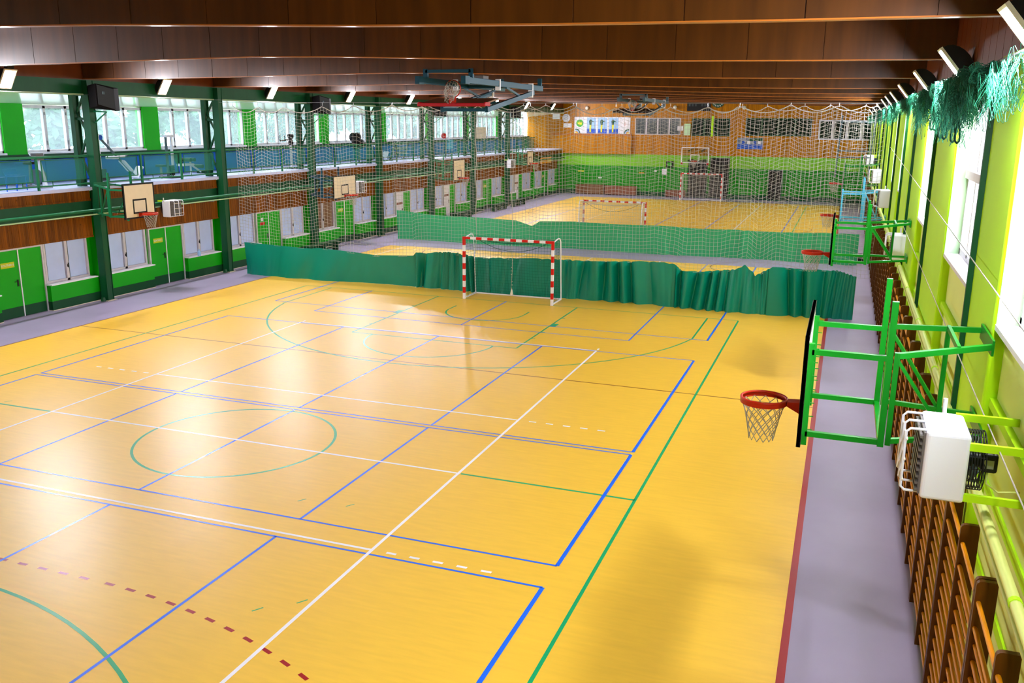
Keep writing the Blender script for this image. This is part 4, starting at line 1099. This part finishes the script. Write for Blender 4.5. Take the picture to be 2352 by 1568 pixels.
# light strip windows frame post in lime between dark windows
tag(B().box(-0.1, 0.06, YF - 0.14, YF, 4.8, 6.35).obj('green_post', 'lime'), 'lime painted post between the dark internal windows', 'post')
tag(B().box(-2.2, -1.72, YF - 0.12, YF, 4.85, 5.75).obj('mirror', 'reveal'), 'pale upright board left of the dark green internal window', 'board')
tag(B().box(-2.75, -2.3, YF - 0.05, YF, 5.22, 5.55).obj('notice', 'paper'), 'small white notice between the grey and dark windows', 'notice')
# scoreboard
t, w, h = panel('scoreboard', 'black scoreboard with dim digits under the last beam', 'scoreboard', -2.05, -0.24, 6.72, 7.62, 'black')
B().box(-w, w, -0.12, 0, 0, h).obj('housing', 'black', t)
for x in (-0.72, -0.48, -0.24, 0.26, 0.5, 0.74): B().box(x - 0.07, x + 0.07, -0.13, -0.12, 0.36, 0.58).obj('digit', 'greyglass', t)
for x in (-0.4, -0.16, 0.08, 0.32): B().box(x - 0.07, x + 0.07, -0.13, -0.12, 0.7, 0.86).obj('digit', 'greyglass', t)
B().box(-0.78, -0.6, -0.13, -0.12, 0.72, 0.82).obj('clock_face', 'paper', t)
# club badge
t = thing('club_badge', 'round dark green badge with a yellow crown beside the scoreboard', 'badge', (0.31, YF - 0.02, 7.47))
B().disc((0, 0, 0), 0.5, (0, -1, 0), 0.05, 40).obj('disc', 'badge', t)
B().poly([(-0.15, -0.055, -0.05), (0.15, -0.055, -0.05), (0.19, -0.055, 0.18), (0.09, -0.055, 0.06), (0, -0.055, 0.2), (-0.09, -0.055, 0.06), (-0.19, -0.055, 0.18)], (0, -0.006, 0)).obj('crown', 'yellowprint', t)
for k, ch in enumerate('CHROBRY'):
    a = radians(-90 + (k - 3) * 27)
    text(ch, 0.2, 'paper', t, (0.385 * cos(a), -0.055, 0.385 * sin(a)), (pi / 2, -(a + pi / 2), 0), name='letter')
# globe lamps
for k, (x, z) in enumerate(((-10.2, 6.93), (-5.95, 6.87), (-3.0, 7.0), (2.33, 6.98))):
    t = thing('globe_lamp', ['white globe wall lamp above the archery poster', 'white globe wall lamp above the grey internal window', 'white globe wall lamp left of the scoreboard', 'white globe wall lamp right of the round badge'][k], 'wall lamp', (x, YF, z), group='globe lamps on the end wall')
    B().disc((0, 0, 0), 0.09, (0, -1, 0), 0.04).obj('wall_base', 'white', t)
    B().ball((0, -0.16, 0), 0.15, 16, 10).obj('globe', 'globe', t)
# blue banner
t, w, h = panel('banner', 'blue printed banner on the boards right of the clear hoop', 'banner', 1.95, 3.89, 3.87, 4.73, 'blueprint')
B().box(-w, w, -0.03, 0, 0, h).obj('cloth', 'grisprint', t)
B().box(-w, w, -0.036, -0.03, 0, h * 0.42).obj('print_band', 'blueprint', t)
B().box(-w * 0.1, w, -0.036, -0.03, h * 0.72, h * 0.98).obj('print_band', 'badge', t)
for k, x in enumerate((-0.6, -0.2, 0.25, 0.6)): B().box(x, x + 0.22, -0.04, -0.036, h * 0.46, h * 0.7).obj('print_patch', 'paper' if k % 2 else 'blueprint', t)
# dark openings behind the far goal
for x0, x1, z1, lab in ((-1.72, -0.2, 2.95, 'dark opening behind the far goal, left of the lime post'), (-0.03, 1.5, 3.16, 'dark opening behind the far goal, right of the lime post')):
    t = thing('dark_doorway', lab, 'doorway', ((x0 + x1) / 2, YF, 0), kind='structure')
    w = (x1 - x0) / 2
    B().box(-w, w, -0.06, -0.02, 0.05, z1).obj('dark_leaf', 'black', t)
    B().box(-w, -w + 0.06, -0.09, -0.02, 0.05, z1).box(w - 0.06, w, -0.09, -0.02, 0.05, z1).box(-w, w, -0.09, -0.02, z1 - 0.06, z1).obj('frame', 'dgreen', t)
# cabinets, benches and small plates on the end wall
for x0, x1, d, z1, m, lab in ((-8.4, -5.8, 0.5, 0.76, 'brownbox', 'light brown low bench box along the end wall'), (-10.9, -8.5, 0.5, 0.8, 'boardply', 'dark brown low bench box beside the end wall corner'), (-3.4, -1.85, 0.4, 0.55, 'brownbox', 'small light brown box left of the far goal')):
    t = thing('bench_box', lab, 'bench', ((x0 + x1) / 2, YF - d / 2 - 0.02, 0)); w = (x1 - x0) / 2
    B().box(-w, w, -d / 2, d / 2, 0.06, z1 - 0.05).obj('body', m, t); B().box(-w - .02, w + .02, -d / 2 - .02, d / 2, z1 - 0.05, z1).obj('lid', m, t)
    B().box(-w + .05, w - .05, -d / 2 + .05, d / 2, 0, 0.06).obj('plinth', 'black', t)
t = thing('tall_cabinet', 'tall dark narrow cabinet on the end wall right of the goal', 'cabinet', (5.06, YF - 0.2, 0))
B().box(-0.5, 0.5, -0.18, 0.18, 0, 2.35).obj('body', 'badge', t); B().box(-0.47, -0.01, -0.2, -0.18, 0.08, 2.3).obj('door', 'black', t); B().box(0.01, 0.47, -0.2, -0.18, 0.08, 2.3).obj('door', 'black', t)
t = thing('vent_box', 'square dark framed vent on the light green band', 'vent', (-3.22, YF, 2.32))
B().box(-0.3, 0.3, -0.08, 0, 0, 0.5).obj('frame', 'black', t); B().box(-0.17, 0.17, -0.09, -0.08, 0.1, 0.4).obj('grille', 'greenprint', t)
for x, z, w_, h_, m, lab in ((-3.64, 1.75, 0.38, 0.46, 'paper', 'white sheet of paper under the dark vent'), (-4.35, 1.95, 0.18, 0.14, 'paper', 'tiny white notice left of the paper sheet'), (-5.5, 1.8, 0.45, 0.08, 'orange', 'thin orange plate on the green end wall'), (-10.6, 1.8, 0.5, 0.12, 'yellow', 'small yellow plate on the green end wall by the corner'), (-8.95, 1.3, 0.3, 0.1, 'paper', 'tiny grey plate above the dark bench box'), (-12.85, 6.02, 0.6, 0.72, 'paper', 'white square board beside the round sign high on the end wall'), (-11.85, 5.36, 0.7, 0.34, 'paper', 'small white board under the round sign')):
    tag(B().box(x - w_ / 2, x + w_ / 2, YF - 0.03, YF, z, z + h_).obj('wall_notice', m), lab, 'notice')
t = thing('round_sign', 'round white sign with dark strokes high on the end wall', 'sign', (-11.98, YF, 6.13))
B().disc((0, 0, 0), 0.33, (0, -1, 0), 0.03, 28).obj('disc', 'paper', t)
B().bar((-0.2, -0.035, -0.08), (0.22, -0.035, 0.16), 0.05, 0.01).bar((-0.2, -0.035, -0.15), (0.1, -0.035, -0.13), 0.06, 0.01).obj('strokes', 'black', t)
tag(B().box(-12.3, -12.18, 54.3, 56.8, 2.63, 3.08).obj('orange_sign', 'orange'), 'orange sign on the balcony edge beside the end wall', 'sign')
# steel frame standing before the last window
t = thing('steel_frame', 'tall blue grey steel frame in front of the white framed window', 'frame', (10.4, 33.6, 3.3))
for x in (-0.75, 0.72): B().bar((x, 0, 0.0), (x + 0.1, 0, 2.9), 0.06).obj('upright', 'greysteel', t)
for z in (0.95, 1.25, 2.6): B().bar((-0.75, 0, z), (0.78, 0, z), 0.05).obj('crossbar', 'greysteel', t)

# ------------------------------------------------------------------ benches on the floor along the balcony side
for x, y, lab in ((-11.6, 21.6, 'low dark green bench on the grey floor behind the first curtain'), (-11.6, 37.4, 'first low dark bench past the second curtain'), (-11.6, 43.6, 'second low dark bench past the second curtain'), (-11.6, 47.4, 'third low dark bench past the second curtain')):
    t = thing('gym_bench', lab, 'bench', (x, y, 0), group='low benches along the balcony side')
    B().box(-0.16, 0.16, -1.3, 1.3, 0.38, 0.43).obj('seat', 'dgreen', t)
    for s in (-1, 0, 1): B().box(-0.14, 0.14, s * 1.1 - 0.04, s * 1.1 + 0.04, 0, 0.38).obj('leg', 'dgreen', t)
    B().box(-0.03, 0.03, -1.1, 1.1, 0.12, 0.18).obj('stretcher', 'dgreen', t)
tag(bevel(B().tube([(-12.2, 14.1, 0.82), (-12.2, 14.1, 0.98), (-12.2, 14.1, 1.02), (-12.2, 14.1, 1.07)], [0.06, 0.06, 0.025, 0.025], 12).obj('bottle', 'skyprint'), 0.004), 'pale blue bottle on the white sill right of the green door', 'bottle')
# padded dark mat rolled against the wall bars
tag(bevel(B().box(10.95, 11.3, 27.9, 29.6, 0.0, 0.22).obj('gym_mat', 'black'), 0.03), 'dark folded gym mat by the wall bars past the second curtain', 'mat')

# ------------------------------------------------------------------ balcony gym equipment
Z0 = 3.66
for k, y in enumerate((6.55, 7.25)):
    t = thing('folding_seat', 'blue plastic balcony seat, ' + ('cut by the photo edge' if k == 0 else 'second from the photo edge'), 'seat', (-13.0, y, Z0), group='blue balcony seats')
    p = B(); prof_ = [(0.22, 0.43), (0.0, 0.4), (-0.16, 0.44), (-0.24, 0.62), (-0.28, 0.82)]
    for (a, za), (b_, zb) in zip(prof_, prof_[1:]): p.poly([(a, -0.23, za), (b_, -0.23, zb), (b_ - 0.02, -0.23, zb + 0.03), (a, -0.23, za + 0.03)], (0, 0.46, 0))
    p.obj('shell', 'blueseat', t)
    for s in (-1, 1):
        B().tube([(0.18, s * 0.18, 0.42), (0.2, s * 0.18, 0)], 0.016, 6).obj('leg', 'blueseat', t); B().tube([(-0.15, s * 0.18, 0.42), (-0.2, s * 0.18, 0)], 0.016, 6).obj('leg', 'blueseat', t)
t = thing('exercise_bike', 'grey exercise bike with console behind the first railing', 'exercise bike', (-13.1, 8.1, Z0))
B().bar((0.35, -0.2, 0.05), (0.35, 0.2, 0.05), 0.06).bar((-0.4, -0.2, 0.05), (-0.4, 0.2, 0.05), 0.06).bar((-0.4, 0, 0.06), (0.35, 0, 0.06), 0.07).obj('base', 'steel', t)
B().bar((0.3, 0, 0.06), (0.1, 0, 0.95), 0.08, 0.12).obj('mast', 'vinylwhite', t); B().box(0.0, 0.2, -0.14, 0.14, 0.85, 1.06).obj('console', 'grille', t)
B().tube([(0.1, -0.25, 1.0), (0.0, -0.2, 1.06), (0.05, 0, 0.98), (0.0, 0.2, 1.06), (0.1, 0.25, 1.0)], 0.018, 6).obj('handlebar', 'vinylwhite', t)
B().tube([(0.05, -0.1, 0.35), (0.05, 0.1, 0.35)], 0.24, 20).obj('flywheel_cover', 'greysteel', t); B().bar((-0.3, 0, 0.1), (-0.25, 0, 0.72), 0.05).obj('seat_post', 'steel', t); bevel(B().box(-0.4, -0.12, -0.12, 0.12, 0.72, 0.8).obj('saddle', 'black', t), 0.03)
def cable_machine(label, loc, h=1.6, flip=1):
    t = thing('cable_machine', label, 'gym machine', loc)
    B().bar((0, -0.55, 0.03), (0, 1.5, 0.03), 0.07).bar((-0.4, -0.5, 0.03), (0.4, -0.5, 0.03), 0.07).bar((-0.35, 1.45, 0.03), (0.35, 1.45, 0.03), 0.07).obj('base', 'steel', t)
    B().bar((0, -0.4, 0.03), (0, -0.4, h), 0.07).obj('upright', 'vinylwhite', t)
    B().tube([(-0.04, -0.3, h - 0.12), (0.04, -0.3, h - 0.12)], 0.08, 14).obj('pulley', 'blueprint', t)
    B().bar((0, -0.3, h - 0.15), (0, 1.15, 0.15), 0.045, 0.06).obj('lever_arm', 'greysteel', t)
    bevel(B().bar((0, 0.55, 0.72), (0, 0.95, 0.35), 0.26, 0.08).obj('back_pad', 'vinylwhite', t), 0.03)
    bevel(B().box(-0.16, 0.16, 0.0, 0.3, 0.78, 0.88).obj('arm_pad', 'vinylwhite', t), 0.03); bevel(B().box(-0.16, 0.16, 0.35, 0.6, 0.82, 0.92).obj('arm_pad', 'vinylwhite', t), 0.03)
    bevel(B().bar((0.05, 1.05, 0.12), (0.05, 1.35, 0.5), 0.3, 0.08).obj('seat_pad', 'vinylwhite', t), 0.03)
    for k in range(7): B().box(-0.15, 0.15, -0.5, -0.3, 0.1 + k * 0.055, 0.15 + k * 0.055).obj('weight_plate', 'black', t)
    B().bar((0, 0.7, 0.86), (0.0, 1.0, 0.95), 0.03).obj('handle', 'steel', t)
    return t
cable_machine('white cable machine with slanting lever, right of the nearest column', (-13.0, 10.95, Z0), 1.62)
t = thing('pulley_mast', 'tall pale pulley tower behind the second railing', 'gym machine', (-13.2, 14.1, Z0))
for s in (-1, 1): B().bar((0, s * 0.14, 0), (0, s * 0.14, 1.5), 0.07).obj('upright', 'vinylwhite' if s > 0 else 'greysteel', t)
B().box(-0.1, 0.1, -0.2, 0.2, 1.46, 1.54).obj('head', 'vinylwhite', t); B().box(-0.3, 0.3, -0.3, 0.3, 0, 0.06).obj('base', 'black', t)
bevel(B().box(-0.15, 0.2, -0.62, -0.38, 0.42, 0.5).obj('seat', 'black', t), 0.02); B().bar((0, -0.5, 0.0), (0, -0.5, 0.42), 0.06).obj('seat_post', 'steel', t)
for k in range(6): B().box(-0.1, 0.1, -0.1, 0.1, 0.1 + k * 0.06, 0.15 + k * 0.06).obj('weight_plate', 'black', t)
t = thing('leg_curl_bench', 'white leg curl bench with green rollers behind the second railing', 'gym machine', (-13.2, 15.1, Z0))
bevel(B().box(-0.16, 0.16, -0.5, 0.15, 0.4, 0.48).obj('seat', 'vinylwhite', t), 0.03); bevel(B().bar((0, -0.5, 0.5), (0, -0.75, 1.0), 0.3, 0.07).obj('backrest', 'dgreen', t), 0.02)
B().bar((0, 0.1, 0.44), (0, 0.75, 0.1), 0.05).obj('lever', 'vinylwhite', t); B().bar((0, -0.45, 0), (0, -0.45, 0.42), 0.05).bar((0, 0.1, 0), (0, 0.1, 0.62), 0.05).bar((0, -0.45, 0.03), (0, 0.3, 0.03), 0.05).obj('frame', 'vinylwhite', t)
for y_, z_ in ((0.55, 0.36), (0.72, 0.14), (0.12, 0.62), (-0.1, 0.62)): B().tube([(-0.2, y_, z_), (0.2, y_, z_)], 0.07, 12).obj('roller_pad', 'dgreen', t)
t = thing('boxing_stand', 'white post with a black speed bag head, left of the third column', 'gym machine', (-13.2, 21.9, Z0))
B().bar((0, 0, 0), (0, 0, 1.1), 0.07).obj('post', 'vinylwhite', t); B().box(-0.3, 0.3, -0.3, 0.3, 0, 0.05).obj('base', 'black', t)
B().tube([(0, 0.0, 1.02), (0, 0, 1.15), (0, 0, 1.25), (0, 0, 1.42), (0, 0, 1.5)], [0.1, 0.12, 0.08, 0.15, 0.12], 14).obj('bag', 'black', t); B().bar((0, -0.8, 1.22), (0, 0, 1.28), 0.05).obj('arm', 'black', t); B().bar((0, -0.8, 1.2), (0, -0.8, 1.45), 0.02).bar((0, -0.45, 1.2), (0, -0.45, 1.45), 0.02).obj('peg', 'black', t); B().box(-0.06, 0.1, 0, 0.22, 0.68, 0.74).obj('shelf', 'vinylwhite', t)
t = thing('boxing_dummy', 'black padded boxing dummy with two round heads on the balcony', 'gym machine', (-13.2, 27.9, Z0))
B().bar((0, 0, 0), (0, 0, 0.8), 0.08).obj('post', 'greysteel', t); B().box(-0.3, 0.3, -0.3, 0.3, 0, 0.05).obj('base', 'black', t)
B().tube([(0, 0.05, 0.78), (0, 0.0, 0.95), (0, -0.05, 1.1), (0, -0.1, 1.22)], [0.3, 0.3, 0.22, 0.1], 16).obj('torso', 'black', t); B().ball((0.05, -0.2, 1.3), 0.2, 16, 12, 1.15).ball((-0.05, 0.28, 0.98), 0.22, 14, 10).obj('head', 'black', t); B().ball((0.0, -0.55, 1.3), 0.2, 16, 12, 1.1).obj('head', 'black', t)
B().tube([(0, -0.5, 1.15), (0, -0.35, 0.9), (0, -0.1, 0.8)], [0.12, 0.13, 0.12], 10).obj('neck_pad', 'black', t)
cable_machine('white cable machine leaning low behind the boxing dummy', (-13.3, 29.6, Z0), 0.95)
t = thing('punch_ball_stand', 'stand with a red punch ball on the balcony', 'gym machine', (-13.2, 38.6, Z0))
B().bar((0, 0, 0), (0, 0, 1.2), 0.05).obj('post', 'steel', t); B().box(-0.3, 0.3, -0.3, 0.3, 0, 0.04).obj('base', 'black', t); B().ball((0, -0.3, 1.25), 0.17, 14, 10).obj('ball', 'red', t); B().bar((0, 0, 1.15), (0, -0.3, 1.25), 0.04).obj('arm', 'steel', t)
bevel(B().box(-0.2, 0.2, 0.2, 0.65, 0.45, 0.52).bar((0, 0.66, 0.5), (0, 0.7, 1.0), 0.4, 0.05).obj('seat', 'lightblue', t), 0.02)
t = thing('folded_table', 'cream boarded panel on a trestle at the far balcony windows', 'table', (-13.3, 44.6, Z0))
B().box(-0.03, 0.03, -1.0, 0.8, 1.0, 1.75).obj('panel', 'cream', t)
for y_ in (-0.9, 0.7, 1.2): B().bar((0, y_, 1.75), (-0.25, y_ + 0.1, 0.0), 0.04).obj('trestle_leg', 'steel', t)
t = thing('ladder_rack', 'dark green dumbbell rack behind the fourth railing', 'rack', (-13.4, 32.8, Z0))
for s in (-1, 1): B().bar((-0.2, s * 0.8, 0), (0.1, s * 0.8, 0.85), 0.06).bar((-0.25, s * 0.8, 0.03), (0.25, s * 0.8, 0.03), 0.05).obj('side_frame', 'dgreen', t)
for z_ in (0.3, 0.55, 0.8):
    B().box(-0.15, 0.15, -0.8, 0.8, z_, z_ + 0.03).obj('shelf', 'dgreen', t)
    for j in range(6): B().tube([(0.0, -0.65 + j * 0.26, z_ + 0.1), (0, -0.55 + j * 0.26, z_ + 0.1)], 0.06, 8).obj('dumbbell_head', 'steel', t)

# ------------------------------------------------------------------ trees outside the balcony windows
def tree_mesh(seed, n=4600):
    q = random.Random(seed); b = B(); cl = [(q.uniform(-1.8, 1.8), q.uniform(-2.4, 2.4), q.uniform(1.6, 7.5), q.uniform(1.0, 1.7)) for _ in range(16)]
    for k in range(n):
        c = q.choice(cl); d = Vector((q.gauss(0, 1), q.gauss(0, 1), q.gauss(0, 1))).normalized() * c[3] * q.uniform(0.6, 1.0)
        p = Vector(c[:3]) + d; u = Vector((q.gauss(0, 1), q.gauss(0, 1), q.gauss(0, 1))).normalized(); w = u.orthogonal().normalized(); s = q.uniform(0.18, 0.34)
        b.quad(p - u * s, p + w * s * 0.5, p + u * s, p - w * s * 0.5)
    return b
tms = []
for sd in (1, 2, 3):
    me = tree_mesh(sd).mesh('tree_crown'); me.materials.append(K['leaf']); tms.append(me)
tk = B().tube([(0, 0, -0.3), (0.05, 0, 1.5), (-0.05, 0.05, 4.5)], [0.22, 0.17, 0.08], 8).mesh('tree_trunk'); tk.materials.append(K['bark'])
for i in range(20):
    y = -4 + (i % 10) * 9.2 + (4.6 if i > 9 else 0); t = thing('tree', 'leafy green tree outside the balcony windows, %s row, %s from the camera end' % ('near' if i < 10 else 'back', ordinal(i % 10 + 1)), 'tree', ((-25.0 if i < 10 else -34.0) - rnd.random() * 1.5, y + rnd.uniform(-0.5, 0.5), 2.2), (0, 0, rnd.random() * 6), group='trees outside the balcony windows')
    put('trunk', tk, t); put('crown', tms[i % 3], t)['kind'] = 'stuff'
